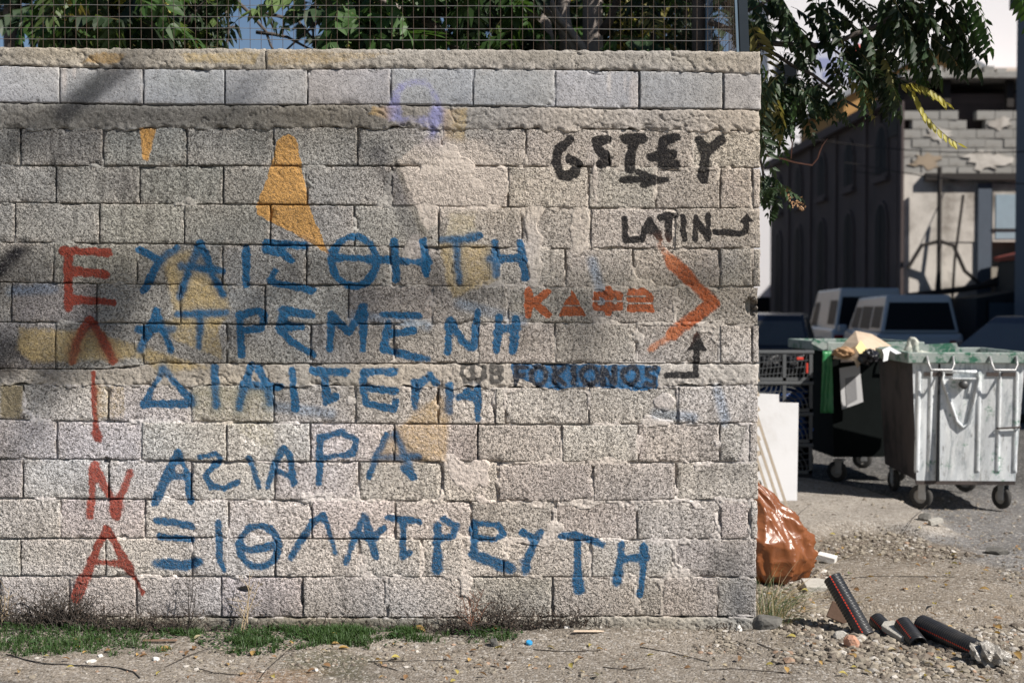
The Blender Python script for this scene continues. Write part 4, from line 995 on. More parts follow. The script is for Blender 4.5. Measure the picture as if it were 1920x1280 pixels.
# left: narrow leaved bushy tree, against blue sky
def gap_left(p):
    q = (p.x/p.y*FPX+960)
    zc = 640-((p.z-EYE)/p.y*FPX-68)
    n_ = float(fbm(np.array([q]), np.array([zc]), 120, 2, 17)[0])
    if q < 60: return n_ > .80
    if (430 if p.y > 9 else 470) < q < 645: return n_ > .86
    if 140 < q < 190: return n_ > .55
    if 985 < q < 1150 and p.y < 9.7: return False
    return n_ > .40
t, b, _ = tree('leafy tree with pale green pointed leaves behind the left end of the fence', -3.0, 9.0, 4.2, (.02, 0))
limb(t, b, [(-3.0,9,2.2), (-2.2,8.9,3.2), (-1.4,8.8,3.9)], .035, .012, M_BARKD); limb(t, b, [(-3.0,9,2.4), (-3.6,9,3.6)], .03, .01, M_BARKD)
crown_fill(t, b, 240, ((-4.4, -1.9), (7.6, 9.6), (3.0, 3.9)), BROAD, (4, 5, 2, .3, .4), rt, .8, gap_left)
t, b, _ = tree('dark narrow leaved tree with bare twigs behind the fence left of centre', -1.2, 9.6, 4.6, (.03, 0), .05, M_BARKD)
for q in (((470,20),(560,40),(610,95)), ((480,60),(540,70),(620,110)), ((590,-20),(588,50),(592,110)), ((430,-10),(500,60),(520,110)), ((640,-10),(600,40),(530,100)), ((410,-5),(430,50),(425,110)), ((250,10),(300,60),(330,110)), ((330,60),(400,62),(440,50))):
    limb(t, b, [P(x_, y_, 9.3) for x_, y_ in q], .013, .006, M_BARKD)
crown_fill(t, b, 230, ((-2.6, -.6), (8.2, 10.6), (3.0, 4.3)), NARROW, (9, 1, .2, .2, .2), rt, .9, gap_left)
t, b, _ = tree('thick green tree with a pale slanting bough behind the centre of the fence', -.3, 9.4, 4.4, (.02, 0), .05, M_BARKD)
limb(t, b, [P(650,-25,9), P(720,2,9), P(780,30,9), P(830,60,9.1), P(850,90,9.3)], .02, .03, M_BARK)
crown_fill(t, b, 270, ((-1.35, .65), (7.6, 9.6), (3.0, 3.9)), BROAD, (4, 5, 1.2, .1, .2), rt, .85, gap_left)
t, b, _ = tree('big grey trunked tree behind the fence with a broad crown', .48, 9.3, 5.2, (.012, 0), .085, M_BARK)
limb(t, b, [P(1020,100,9.0), P(1018,40,9), P(1012,-30,9.0), P(1000,-160,9)], .055, .045, M_BARK, 'trunk')
limb(t, b, [P(1062,110,9.1), P(1058,40,9.1), P(1060,-30,9.1), P(1070,-160,9)], .05, .04, M_BARK, 'trunk')
limb(t, b, [P(1085,110,8.8), P(1048,45,8.8), P(1002,-10,8.8), P(960,-60,8.8)], .026, .022, M_BARK)
limb(t, b, [P(1100,110,8.75), P(1072,60,8.75), P(1035,15,8.75), P(1015,-30,8.75)], .024, .02, M_BARK)
limb(t, b, [P(1128,60,9.1), P(1150,20,9.0), P(1180,-40,8.8)], .03, .02, M_BARKD)
crown_fill(t, b, 240, ((-.3, 1.15), (9.4, 10.9), (3.0, 5.0)), BROAD, (9, 1, .2, .3, .2), rt, .9, lambda p: not (1125 < p.x/p.y*FPX+960 < 1190 and p.z < 3.9))
t, b, _ = tree('shrubby tree with yellowing leaves behind the right part of the fence', .95, 9.7, 3.6, (0, 0), .035, M_BARKD)
crown_fill(t, b, 60, ((.55, .95), (9.6, 10.4), (3.2, 3.9)), BROAD, (1, 1, 1, 3, 3), rt, .55)
crown_fill(t, b, 170, ((.7, 1.25), (8.6, 10.4), (3.1, 4.3)), NARROW, (9, 1, .2, .1, .8), rt, .85)
# far hedge like mass closing the background behind the fence
t, b, _ = tree('tall dark evergreen far behind the wall at centre', -1.6, 13.0, 5.5, (0, 0), .12, M_BARKD)
crown_fill(t, b, 200, ((-3.3, 0.2), (12.2, 14.2), (3.6, 5.6)), BROAD, (9, .8, .1, 0, 0), rt, 1.5, gap_left)
t, b, _ = tree('tall dark evergreen far behind the right part of the fence', .8, 13.2, 5.5, (0, 0), .12, M_BARKD)
crown_fill(t, b, 260, ((-.2, 2.2), (12.4, 14.2), (3.4, 6.4)), BROAD, (9, .8, .1, 0, 0), rt, 1.5, lambda p: not (1140 < p.x/p.y*FPX+960 < 1185 and p.z < 4.5) and p.x/p.y*FPX+960 < 1375)
t, b, _ = tree('dark evergreen far behind the left end of the wall', -4.6, 13.2, 5.5, (0, 0), .12, M_BARKD)
crown_fill(t, b, 200, ((-6.4, -3.2), (12.2, 14.4), (3.6, 6.2)), BROAD, (9, .8, .1, 0, 0), rt, 1.5, gap_left)
# the overhanging tree at the corner
t, b, _ = tree('dark leafy ailanthus tree reaching out over the right end of the wall', 1.0, 8.2, 5.0, (.02, 0), .05, M_BARKD)
YO = 8.1
def br(pts, r0, r1, m_=M_BARKD, Y=YO): limb(t, b, [P(x_, y_, Y) for x_, y_ in pts], r0, r1, m_)
br([(1330,40),(1400,75),(1480,85),(1562,85),(1640,48),(1700,10),(1750,-40)], .018, .011); br([(1562,85),(1558,40),(1552,0),(1545,-50)], .007, .005)
br([(1400,80),(1460,105),(1520,140),(1590,190),(1640,220)], .013, .006); br([(1560,90),(1600,130),(1660,150),(1700,145)], .007, .004)
br([(1420,290),(1470,298),(1520,310),(1540,285),(1548,260)], .006, .004, mat('reddish stem', (.32,.16,.12), .7, bump=0)); br([(1478,240),(1484,298)], .004, .003, mat('reddish stem', (.3,.1,.1)))
br([(1390,60),(1410,200),(1420,290),(1435,350)], .012, .006); br([(1640,48),(1700,30),(1770,25)], .007, .004); br([(1400,20),(1450,-5),(1520,-30)], .012, .008)
ra = random.Random(71)
def cluster(cx, cy, rx, ry, n, w_, ys=(7.7, 8.6), sc=1.0, down=.5, yaw0=0.0, yspread=1.2):
    for i in range(int(n*.66)):
        a = ra.uniform(0, 6.283); q = math.sqrt(ra.random())
        p = P(cx+rx*q*math.cos(a), cy+ry*q*math.sin(a), ra.uniform(*ys))
        k = ra.choices(range(5), w_)[0]
        spray(t, b, p, FROND, k, ra, sc*ra.uniform(.7, 1.05), yaw=yaw0+ra.uniform(-yspread, yspread), pitch=ra.uniform(.0, 1.1)*down*2, roll=ra.uniform(-.6, .6))
D = (10, .7, .1, 0, .2)
cluster(1425, 15, 50, 40, 26, D, sc=.8); cluster(1500, -10, 80, 30, 16, D, sc=.8); cluster(1600, 15, 60, 40, 5, D, sc=.7)
cluster(1640, 30, 60, 50, 20, D, sc=.85); cluster(1690, -15, 45, 40, 16, D, sc=.9); cluster(1600, 110, 50, 40, 32, D, sc=.62); cluster(1650, 130, 32, 40, 26, D, sc=.58)
cluster(1545, 95, 50, 25, 7, D, sc=.55); cluster(1475, 75, 30, 30, 8, D, sc=.6); cluster(1440, 120, 20, 40, 5, (3,1,1,2,2), sc=.6)
cluster(1465, 165, 42, 30, 64, D, sc=.6, yspread=3); cluster(1515, 170, 36, 26, 34, D, sc=.55, yspread=3); cluster(1440, 235, 22, 30, 22, D, sc=.45, yspread=3); cluster(1422, 200, 14, 30, 8, D, sc=.6, yspread=3)
for px, py, yaw, pit, k, s_ in ((1710,20,.1,.35,0,.95),(1760,-5,.05,.75,0,1.05),(1735,-20,.1,.6,0,1.0),(1790,-20,.15,.9,0,.9),(1690,85,.0,.35,0,.8),(1700,50,.1,.45,0,.9),(1640,95,.1,.9,0,.7),(1590,30,2.9,.5,0,.7),(1560,20,.1,.3,0,.8),
    (1520,0,.2,.6,0,.7),(1440,325,.1,1.0,0,.4),(1425,320,.3,1.2,0,.4),(1450,330,.0,.6,0,.4),(1430,335,.4,1.3,0,.38),(1425,345,.1,.9,0,.38),(1900,-25,.3,.7,1,.7),(1800,5,.15,.8,0,.75),(1815,-15,.2,.75,1,.75),(1770,40,.1,.6,0,.7),(1745,70,.05,.55,0,.65),(1700,95,.1,.7,1,.6),(1650,-10,.1,.4,0,.9)):
    spray(t, b, P(px, py, ra.uniform(7.9, 8.2)), FROND, k, ra, s_, yaw=yaw, pitch=pit, roll=ra.uniform(-.5, .1))
# the yellow fronds: every leaflet its own piece
ylm = []
def yfrond(pts):
    fp = [P(x_, y_, 7.95)-b for x_, y_ in pts]
    f = MB().tube(fp, .0025, 4, 0, False).build('frond_stalk', M_RACH, t)
    lm = leaf_mesh('leaflet', .085, .019, -.10, LG[3])
    n = 11
    for i in range(n+1):
        u = i/n*(len(fp)-1); k_ = min(int(u), len(fp)-2); p = fp[k_].lerp(fp[k_+1], u-k_); d = (fp[k_+1]-fp[k_]).normalized()
        for s_ in ((-1, 1) if i < n else (0,)):
            dr = (d*.6+Vector((.0, s_*.65, -.75 if s_ else 0))+Vector((-.25 if s_ < 0 else .1, 0, 0))).normalized()
            M = dr.to_track_quat('X', 'Z').to_euler()
            o = place('leaflet', lm, f, p, (M.x+ra.uniform(-.4, .4), M.y, M.z), (ra.uniform(.75, 1.0)*(1-.3*abs(i/n-.4)),)*3)
yfrond([(1690,158),(1715,156),(1740,166),(1762,180),(1774,192)]); yfrond([(1712,170),(1722,190),(1735,215),(1755,238),(1778,258),(1795,268)])
for i in range(16):
    spray(t, b, P(ra.uniform(1424, 1475), ra.uniform(325, 378), ra.uniform(7.95, 8.2)), BROAD, 0, ra, ra.uniform(.28, .42))
br([(1415,240),(1428,300),(1445,350),(1480,375)], .005, .002)
m = MB(); 
for i in range(46):
    a = ra.random(); p = P(1470+a*35+ra.uniform(-8, 8), 358+a*32+ra.uniform(-9, 9), 8.05+ra.uniform(-.04, .04))-b; s_ = ra.uniform(.008, .014); a2 = ra.uniform(0, 6)
    m.add([p, p+Vector((s_*math.cos(a2), .004, s_*math.sin(a2))), p+Vector((s_*1.6*math.cos(a2+.5), -.004, s_*1.6*math.sin(a2+.5))), p+Vector((s_*math.cos(a2+1.1), .003, s_*math.sin(a2+1.1)))], [(0, 1, 2, 3)])
o = m.build('seed_cluster', leafmat('dry seeds', (.45,.27,.15), .3, .2), t); o['label'] = 'dry orange brown seed cluster'; o['kind'] = 'stuff'
# crown above the frame, real part of the same trees (it keeps the leaves in view in shade)
m = MB(); rc = random.Random(12)
def mass(n, box):
    for i in range(n):
        p = Vector((rc.uniform(*box[0]), rc.uniform(*box[1]), rc.uniform(*box[2])))-b; s_ = rc.uniform(.07, .13)
        u = Vector((rc.gauss(0, 1), rc.gauss(0, 1), rc.gauss(0, .6))).normalized()*s_; v = u.cross(Vector((rc.gauss(0, 1), rc.gauss(0, 1), rc.gauss(0, 1)))).normalized()*s_*.28
        m.add([p, p+u*.5+v, p+u, p+u*.5-v], [(0, 1, 2, 3)])
mass(5000, ((1.5, 3.4), (7.3, 8.7), (3.55, 5.3)))
o = m.build('foliage', LG[0], t); o['kind'] = 'stuff'

# tall street tree on the viewer's side of the pavement: its boughs throw the soft shadows that cross the wall
b = Vector((6.9, -.35, 0)); t = thing('tree', 'tall bare limbed street tree on the near pavement whose boughs shade the wall', 'tree', b)
def shade_pt(px, py, d): x_, z_ = wxz(px, py); return Vector((x_, YW, z_))+sv*d
limb(t, b, [b, b+Vector((.03, 0, 5)), b+Vector((0, .05, 10)), b+Vector((0, 0, 15.6))], .24, .10, M_BARK, 'trunk')
for pl_, r0_, r1_ in (([(-540,560),(-160,400),(-40,320),(60,262),(150,182),(225,120),(330,50)], .03, .026), ([(-540,620),(-200,530),(-60,515),(300,505),(700,530),(1100,546),(1500,552)], .028, .022),
        ([(-540,700),(-200,672),(-60,664),(200,640),(430,652),(620,610),(900,565)], .028, .012), ([(-540,330),(-60,245),(100,225),(400,226),(700,233),(1000,222)], .026, .014), ([(300,505),(400,460),(560,410),(690,300)], .012, .008)):
    limb(t, b, [shade_pt(a_, b_, 17.2) for a_, b_ in pl_], r0_, r1_, M_BARK)
rs_ = random.Random(91)
for (px_, py_, sx_, sy_, n_) in ((170,502,190,10,7), (330,222,150,8,2), (60,655,60,10,3), (600,518,110,8,2), (1180,548,160,8,3)):
    for i in range(n_):
        spray(t, b, shade_pt(px_+rs_.gauss(0, 1)*sx_*.6, py_+rs_.gauss(0, 1)*sy_*.6, rs_.uniform(16.6, 17.8)), FROND, 0, rs_, .75)
# ------------------------------------------------------------------ BINS
def bin_mat():
    m = N('worn white over green paint')
    co = m.coord(); mp = m.n('Mapping'); mp.inputs['Scale'].default_value = (1, 1, .22); m.l(co, mp.inputs[0])
    st_ = m.noise(16, 7, .7, mp.outputs[0]); f = m.noise(7, 7, .72); f2 = m.noise(45, 5, .7)
    c = m.mix(m.ramp(st_, .35, .7), (.58,.61,.63), (.80,.82,.82))
    c = m.mix(m.ramp(m.noise(11, 8, .8, mp.outputs[0], 1.5), .50, .62, 0, .75), c, (.30,.34,.37))
    c = m.mix(m.math('MULTIPLY', m.ramp(f, .55, .66), m.ramp(f2, .42, .6)), c, (.045,.20,.12))
    c = m.mix(m.ramp(m.noise(26, 6, .75, mp.outputs[0]), .56, .68, 0, .75), c, (.12,.11,.10)); c = m.mix(m.ramp(m.noise(3, 6, .7, mp.outputs[0]), .45, .7, 0, .35), c, (.25,.24,.22))
    m.bsdf(c, .55, .0, m.bump(m.noise(30, 5, .6), .25, .006), .4); return m.m
M_BINW = bin_mat()
def rim_mat():
    m = N('green rim with worn grey'); f = m.noise(9, 6, .75); g = m.noise(40, 4, .7)
    c = m.mix(m.ramp(f, .46, .60), (.30,.34,.32), (.03,.13,.08)); c = m.mix(m.ramp(g, .55, .7, 0, .6), c, (.5,.5,.47)); m.bsdf(c, .6, 0, m.bump(g, .3, .004), .3); return m.m
M_RIM = rim_mat()
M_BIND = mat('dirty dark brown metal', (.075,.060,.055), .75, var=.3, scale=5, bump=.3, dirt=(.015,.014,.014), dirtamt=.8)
M_BING = mat('dark green metal', (.006,.008,.008), .9, var=.4, scale=6, bump=.2, spec=.1)
M_GALV = mat('galvanised steel', (.42,.42,.42), .5, .5, var=.25, scale=20, bump=.2, spec=.5)
M_RUBR = mat('tyre rubber', (.05,.048,.045), .85, var=.3, scale=20, bump=.2)
M_HUB = mat('dusty wheel hub', (.36,.34,.31), .7, var=.3, scale=20, bump=.2)
def skirt(m, x0, x1, y0, y1, z0, z1, ins, t, mi=0):
    """open tapered box with walls of thickness t"""
    def ring(z, f, o): 
        k = ins*(1-f); return [(x0+k+o, y0+k+o, z), (x1-k-o, y0+k+o, z), (x1-k-o, y1-k-o, z), (x0+k+o, y1-k-o, z)]
    v = ring(z0, 0, 0)+ring(z1, 1, 0)+ring(z1, 1, t)+ring(z0+t, 0, t)
    f = [(3, 2, 1, 0)]+[(i, (i+1) % 4, 4+(i+1) % 4, 4+i) for i in range(4)]+[(4+i, 4+(i+1) % 4, 8+(i+1) % 4, 8+i) for i in range(4)]+[(8+i, 8+(i+1) % 4, 12+(i+1) % 4, 12+i) for i in range(4)]+[(12, 13, 14, 15)]
    m.add(v, f, mi)
def wheel(parent, x, y, steer, label=None, side=''):
    R = .095
    f = MB(); f.box(-.028, .028, -.006, .0, .08, .20); f.box(-.03, -.024, -.03, .03, .075, .2); f.box(.024, .03, -.03, .03, .075, .2); f.box(-.045, .045, -.045, .045, .195, .205)
    o = f.build('wheel_fork', M_GALV, parent, loc=(x, y, 0), rot=(0, 0, steer))
    w_ = MB().lathe([(-.02, .055), (-.022, .085), (-.012, R), (.012, R), (.022, .085), (.02, .055)], (0, .02, R), 'x', 24).build('tyre', M_RUBR, o, smooth=True)
    MB().lathe([(-.016, .001), (-.018, .02), (-.01, .03), (-.012, .056), (.012, .056), (.01, .03), (.018, .02), (.016, .001)], (0, .02, R), 'x', 20).build('wheel_hub', M_HUB, o)
def make_bin(label, x0, x1, y0, y1, H, m_front, m_side, m_rim, loc, rz=0, decor=True):
    t = thing('rubbish_container', label, 'bin', loc, rz)
    zb = .23; m = MB(); skirt(m, x0, x1, y0, y1, zb, H-.07, .05, .012)
    body = m.mesh('body', [m_front, m_side]); 
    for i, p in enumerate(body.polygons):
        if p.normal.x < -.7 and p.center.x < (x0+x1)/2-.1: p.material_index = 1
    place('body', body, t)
    # rim: a hollow channel
    r = MB(); e = .045
    r.box(x0-e, x1+e, y0-e, y0, H-.085, H); r.box(x0-e, x1+e, y1, y1+e, H-.085, H); r.box(x0-e, x0, y0, y1, H-.085, H); r.box(x1, x1+e, y0, y1, H-.085, H)
    bevel(r.build('rim', m_rim, t), .008, 2)
    W = x1-x0; yf = lambda z: y0+.05*(1-(z-zb)/(H-.07-zb))
    if decor:
        # pressed vertical ribs on the short side
        for fx, wd in ((.06, .022), (.17, .02), (.60, .022), (.78, .02), (.93, .022)):
            xx = x0+W*fx; 
            bevel(MB().add([(xx-wd+.02*0, yf(zb+.06)+.004, zb+.06), (xx+wd, yf(zb+.06)+.004, zb+.06), (xx+wd, yf(H-.13)+.004, H-.13), (xx-wd, yf(H-.13)+.004, H-.13),
                      (xx-wd*.4, yf(zb+.08)-.012, zb+.08), (xx+wd*.4, yf(zb+.08)-.012, zb+.08), (xx+wd*.4, yf(H-.15)-.012, H-.15), (xx-wd*.4, yf(H-.15)-.012, H-.15)],
                      [(4, 5, 6, 7), (0, 1, 5, 4), (1, 2, 6, 5), (2, 3, 7, 6), (3, 0, 4, 7)]).build('rib', m_front, t), .006, 2)
        # vertical seam
        xs_ = x0+W*.245; MB().box(xs_-.012, xs_+.004, yf(.7)-.028, yf(.7)+.03, zb+.0, H-.09).build('seam_strip', mat('black rubber seal', (.015,.017,.02), .7, bump=0), t)
        # triangular pressed frame with lifting pin
        cx_ = x0+W*.46; a = MB(); za, zt = .66, H-.15
        tri = [(cx_-.155, zt), (cx_+.10, zt), (cx_+.115, zt-.05), (cx_+.045, za+.02), (cx_, za-.01), (cx_-.05, za+.04), (cx_-.165, zt-.06)]
        pts = [Vector((p[0], yf(p[1])-.012, p[1])) for p in tri]; pts.append(pts[0])
        a.tube(pts, .014, 6); a.build('pressed_frame', m_front, t, True)
        MB().lathe([(-.085, .001), (-.085, .030), (-.07, .034), (-.065, .022), (0, .024)], (cx_-.015, yf(zt-.1), zt-.10), 'y', 16).build('lifting_pin', mat('greasy steel', (.10,.10,.10), .5, .6, bump=0), t, True)
        MB().box(cx_-.10, cx_+.075, yf(zt)-.075, yf(zt)-.0, zt-.055, zt-.045).build('pin_guard', m_front, t)
        # foot bar and slot plate
        MB().tube([(x1-.20, yf(.62)-.0, .645), (x1-.20, yf(.62)-.03, .645), (x1-.03, yf(.62)-.03, .655), (x1-.03, yf(.62), .655)], .008, 6).build('side_handle', M_BIND, t)
        MB().box(x1-.20, x1-.05, yf(.6)-.008, yf(.6)-.001, .60, .64).build('slot_plate', mat('pale plate', (.6,.62,.62), .6, bump=0), t)
        MB().box(x0+.05, x1-.05, y0-.0+.05, y0+.09, zb-.03, zb+.005).build('base_beam', M_BIND, t)
    for hx in ((x0+.10, x0+.30), (x1-.28, x1-.08)):
        a = [(hx[0], y0-e-.002, H-.03), (hx[0]+.005, y0-e-.04, H-.09), (hx[0]+.02, y0-e-.055, H-.135), (hx[1]-.02, y0-e-.055, H-.135), (hx[1]-.005, y0-e-.04, H-.09), (hx[1], y0-e-.002, H-.03)]
        MB().tube(a, .010, 7).build('handle', M_GALV, t, True)
        MB().box(hx[0]-.01, hx[1]+.01, yf(H-.2)-.012, yf(H-.2)-.0, H-.185, H-.155).build('handle_shadow_plate', M_BIND, t)
    for wx, wy, s_ in ((x0+.12, y0+.12, .9), (x1-.12, y0+.12, .5), (x0+.12, y1-.12, .2), (x1-.12, y1-.12, 1.1)): wheel(t, wx, wy, s_)
    return t
bx = P(1700, 700, 11.1).x
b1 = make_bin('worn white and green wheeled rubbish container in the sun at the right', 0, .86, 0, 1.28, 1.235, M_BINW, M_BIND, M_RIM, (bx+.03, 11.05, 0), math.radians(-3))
# inside back plate (a folded lid) of the container
o = MB().prism([(0, 1.13), (.70, 1.16), (.66, 1.275), (0, 1.24)], 'y', 1.26, 1.275).build('lid_plate', M_RIM, b1)
b2x = P(1530, 700, 12.9).x
b2 = make_bin('dark green wheeled rubbish container standing behind the white one', 0, .80, 0, 1.25, 1.27, M_BING, M_BING, M_RIM, (b2x+.10, 12.75, 0), math.radians(4), False)
# the loose side bracket of its rim
MB().prism([(-.16, 1.30), (-.04, 1.26), (.0, 1.22), (-.08, 1.20), (-.19, 1.26)], 'y', -.04, .0).build('rim_horn', M_RIM, b2)
def cloth(name, px0, py0, w_, h_, Y, m_, lab, cat, fold=.03, seed=1, rot=(0, 0, 0), taper=1.0, nx=16, nz=22, loc=None):
    rng = np.random.RandomState(seed)
    s_, t_ = np.meshgrid(np.linspace(0, 1, nx), np.linspace(0, 1, nz)); s_ = s_.ravel(); t_ = t_.ravel()
    wd = w_*(1+(taper-1)*t_); x = (s_-.5)*wd; z = -t_*h_
    y = fold*(np.sin(s_*7+seed+t_*2)+.6*np.sin(s_*15+t_*5))*(.3+t_)+(vn(x, z, w_*.3, seed)-.5)*fold*2
    me = mesh_np(name, np.stack([x, y, z], 1), grid_faces(nx, nz), m_, True)
    o = place(name, me, None, loc if loc is not None else P(px0, py0, Y), rot); md = o.modifiers.new('solid', 'SOLIDIFY'); md.thickness = .003
    return tag(o, lab, cat)
m_grnbag = mat('green plastic', (.04,.22,.08), .4, var=.15, bump=.1, spec=.5)
cloth('plastic_strip', 1551, 658, .08, .55, 12.62, m_grnbag, 'narrow green plastic strip hanging down the dark container', 'plastic strip', .008, 3, taper=1.5)
sg = thing('notice', 'white notice sheet with a grey panel fixed to the dark container', 'notice', P(1595, 690, 12.68)+Vector((0, 0, 0)))
MB().add([(-.10, 0, .0), (.08, 0, .03), (.115, 0, -.30), (-.075, 0, -.37), (-.10, .006, .0), (.08, .006, .03), (.115, .006, -.30), (-.075, .006, -.37)], [(0, 1, 2, 3), (7, 6, 5, 4), (0, 4, 5, 1), (1, 5, 6, 2), (2, 6, 7, 3), (3, 7, 4, 0)]).build('sheet', mat('dull white sheet', (.55,.55,.56), .6, scale=5), sg)
MB().add([(-.05, -.003, -.09), (.045, -.003, -.07), (.06, -.003, -.28), (-.035, -.003, -.33)], [(0, 1, 2, 3)]).build('grey_panel', mat('grey print', (.26,.26,.27), .7), sg)
# --- rubbish heaped on top
def crumple(name, c, sx, sy, sz, m_, lab, cat, seed=1, rough=.35, rot=(0, 0, 0), sub=4, flat=False):
    import bmesh
    bm = bmesh.new(); bmesh.ops.create_icosphere(bm, subdivisions=sub, radius=1)
    A = np.array([v.co[:] for v in bm.verts]); rs = np.random.RandomState(seed)
    d = np.ones(len(A))
    for k in range(14):
        q = rs.randn(3); q /= np.linalg.norm(q); f = rs.uniform(2, 6); d += rough*.16*np.abs(np.sin(A@q*f+rs.uniform(0, 6)))-rough*.08
    d += (vn(A[:, 0]*2+A[:, 2], A[:, 1]*2-A[:, 2], .5, seed)-.5)*rough*.8
    A = A*d[:, None]*np.array((sx, sy, sz))[None]
    for v, a in zip(bm.verts, A): v.co = Vector(a)
    me = bpy.data.meshes.new(name); bm.to_mesh(me); bm.free(); me.materials.append(m_)
    me.polygons.foreach_set('use_smooth', [not flat]*len(me.polygons))
    return tag(place(name, me, None, c, rot), lab, cat)
m_card = mat('wet cardboard', (.50,.40,.30), .85, var=.15, scale=8, bump=.3, dirt=(.30,.20,.13))
def sheet3d(name, pts, faces, m_, lab, cat, th=.006):
    o = MB().add(pts, faces).build(name, m_); md = o.modifiers.new('solid', 'SOLIDIFY'); md.thickness = th
    return tag(o, lab, cat)
Yc = 12.3; q = lambda x_, y_, Y=Yc: P(x_, y_, Y)
sheet3d('cardboard_sheet', [q(1562,672,12.1), q(1585,642), q(1604,621,12.5), q(1634,627,12.6), q(1672,650,12.7), q(1640,662,12.1), q(1600,676,12.0), q(1610,645,12.0)],
        [(0, 1, 7), (1, 2, 7), (2, 3, 7), (3, 4, 7), (4, 5, 7), (5, 6, 7), (6, 0, 7)], m_card, 'bent sheet of brown cardboard heaped on the dark container', 'cardboard')
sheet3d('cardboard_sheet', [q(1608,655,11.95), q(1640,660,11.9), q(1622,668,11.8), q(1608,690,11.8), q(1600,672,11.9)], [(0, 1, 2), (0, 2, 4), (4, 2, 3)], m_card, 'torn cardboard flap hanging over the corner of the white container', 'cardboard')
crumple('crumpled_paper', q(1582,660,12.0), .07, .06, .035, mat('brown food waste', (.36,.22,.12), .8, var=.4, scale=20), 'brown crumpled paper under the cardboard sheet', 'paper', 4, .6)
sheet3d('paper_scrap', [q(1604,652,11.8), q(1614,638,11.85), q(1626,655,11.8), q(1615,668,11.75)], [(0, 1, 2, 3)], mat('yellow paper', (.70,.58,.28), .7), 'pale yellow paper scrap on the cardboard', 'paper', .003)
crumple('crumpled_bag', q(1630,668,11.75), .06, .06, .045, mat('black bin bag', (.012,.012,.015), .35, spec=.6), 'black plastic lump on the corner between both containers', 'bag', 6, .8)
sheet3d('paper_sheet', [q(1654,656,11.0), q(1668,650,11.2), q(1690,662,11.0), q(1680,664,10.95), q(1668,657,11.05), q(1664,676,10.92), q(1656,678,10.92), q(1657,664,10.95)],
        [(0, 1, 4), (1, 2, 3), (1, 3, 4), (0, 4, 5, 7), (7, 5, 6)], mat('white wrapper', (.68,.69,.70), .5, bump=0), 'white folded wrapper draped over the rim of the white container', 'wrapper', .003)
m_rag = mat('dirty white rag', (.50,.50,.44), .8, var=.25, scale=14, dirt=(.10,.20,.15))
cr = thing('rag', 'greenish white rag bunched up on the rim of the container', 'rag', q(1710, 655, 12.3))
a = MB().tube([(-.03, 0, -.05), (-.025, 0, .0), (-.02, .01, .05), (.0, 0, .10), (.025, -.01, .085), (.02, 0, .04), (.03, 0, -.04)], [.035, .045, .034, .03, .036, .04, .04], 9)
a.tube([(.0, .0, -.02), (.08, -.02, -.03), (.16, -.02, -.035), (.22, 0, -.04)], [.025, .02, .014, .005], 7); a.tube([(-.03, .0, -.03), (-.12, -.02, -.02), (-.18, .0, -.04)], [.022, .018, .008], 7)
rgm = a.build('cloth', m_rag, cr, True); rgt = bpy.data.textures.new('folds', 'CLOUDS'); rgt.noise_scale = .035
sbm = rgm.modifiers.new('fine', 'SUBSURF'); sbm.levels = sbm.render_levels = 2; dpm = rgm.modifiers.new('folds', 'DISPLACE'); dpm.texture = rgt; dpm.strength = .035

# ------------------------------------------------------------------ crates, board, trellis, bag
m_crate = mat('dark grey crate plastic', (.10,.105,.11), .5, var=.2, bump=.1, spec=.4); m_blk = mat('black crate plastic', (.018,.018,.02), .5, bump=0)
m_blu = mat('blue plastic sacks', (.02,.08,.30), .4, var=.3, scale=8, bump=.2)
def crate(label, loc, w_, d_, h_, arcs):
    t = thing('plastic_crate', label, 'crate', loc)
    m = MB(); th = .012
    m.box(0, w_, 0, d_, 0, th); m.box(0, w_, d_-th, d_, th, h_); m.box(0, th, 0, d_-th, th, h_); m.box(w_-th, w_, 0, d_-th, th, h_)
    m.build('body', m_blk, t)
    bevel(MB().box(-.01, w_+.01, -.012, .012, h_-.03, h_).build('rim', m_crate, t), .006, 2)
    for k in range(3):
        xx = k*(w_-.03)/2; MB().box(xx, xx+.03, -.006, .006, .0, h_-.03).build('post', m_crate, t)
    MB().box(0, w_, -.006, .006, 0, .03).build('bottom_rail', m_crate, t)
    for s_ in range(2):
        x0_ = s_*(w_-.03)/2+.03; x1_ = x0_+(w_-.03)/2-.03
        for k in range(6):
            if arcs:
                R_ = .03+.04*k; c0 = (x0_, h_-.03) if s_ == 0 else (x0_, .03); 
                pts = [(c0[0]+R_*math.cos(a), 0, c0[1]+(-1 if s_ == 0 else 1)*R_*math.sin(a)) for a in np.linspace(0, PI/2, 8)]
                pts = [p for p in pts if x0_ <= p[0] <= x1_ and .02 <= p[2] <= h_-.02]
                if len(pts) > 1: MB().tube(pts, .005, 4).build('grille_bar', m_crate, t)
            else:
                xx = x0_+(x1_-x0_)*(k+.5)/6; MB().tube([(xx, 0, .03), (xx+.03, 0, h_-.03)], .004, 4).build('grille_bar', m_crate, t)
        for k in range(4): 
            zz = .05+(h_-.1)*k/3; MB().tube([(x0_, .0, zz), (x1_, .0, zz+.02)], .004, 4).build('grille_bar', m_crate, t)
    return t
cx0 = P(1418, 700, 12.6).x
crate('topmost black plastic crate of the stack by the dark container', (cx0, 12.6, .93), .50, .34, .27, False)
crate('second crate from the top with curved grilles over blue sacks', (cx0, 12.6, .655), .50, .34, .27, True)
crate('third crate down, half hidden by the white board', (cx0, 12.6, .38), .50, .34, .27, True)
crate('lowest crate of the stack behind the white board', (cx0, 12.6, .105), .50, .34, .27, True)
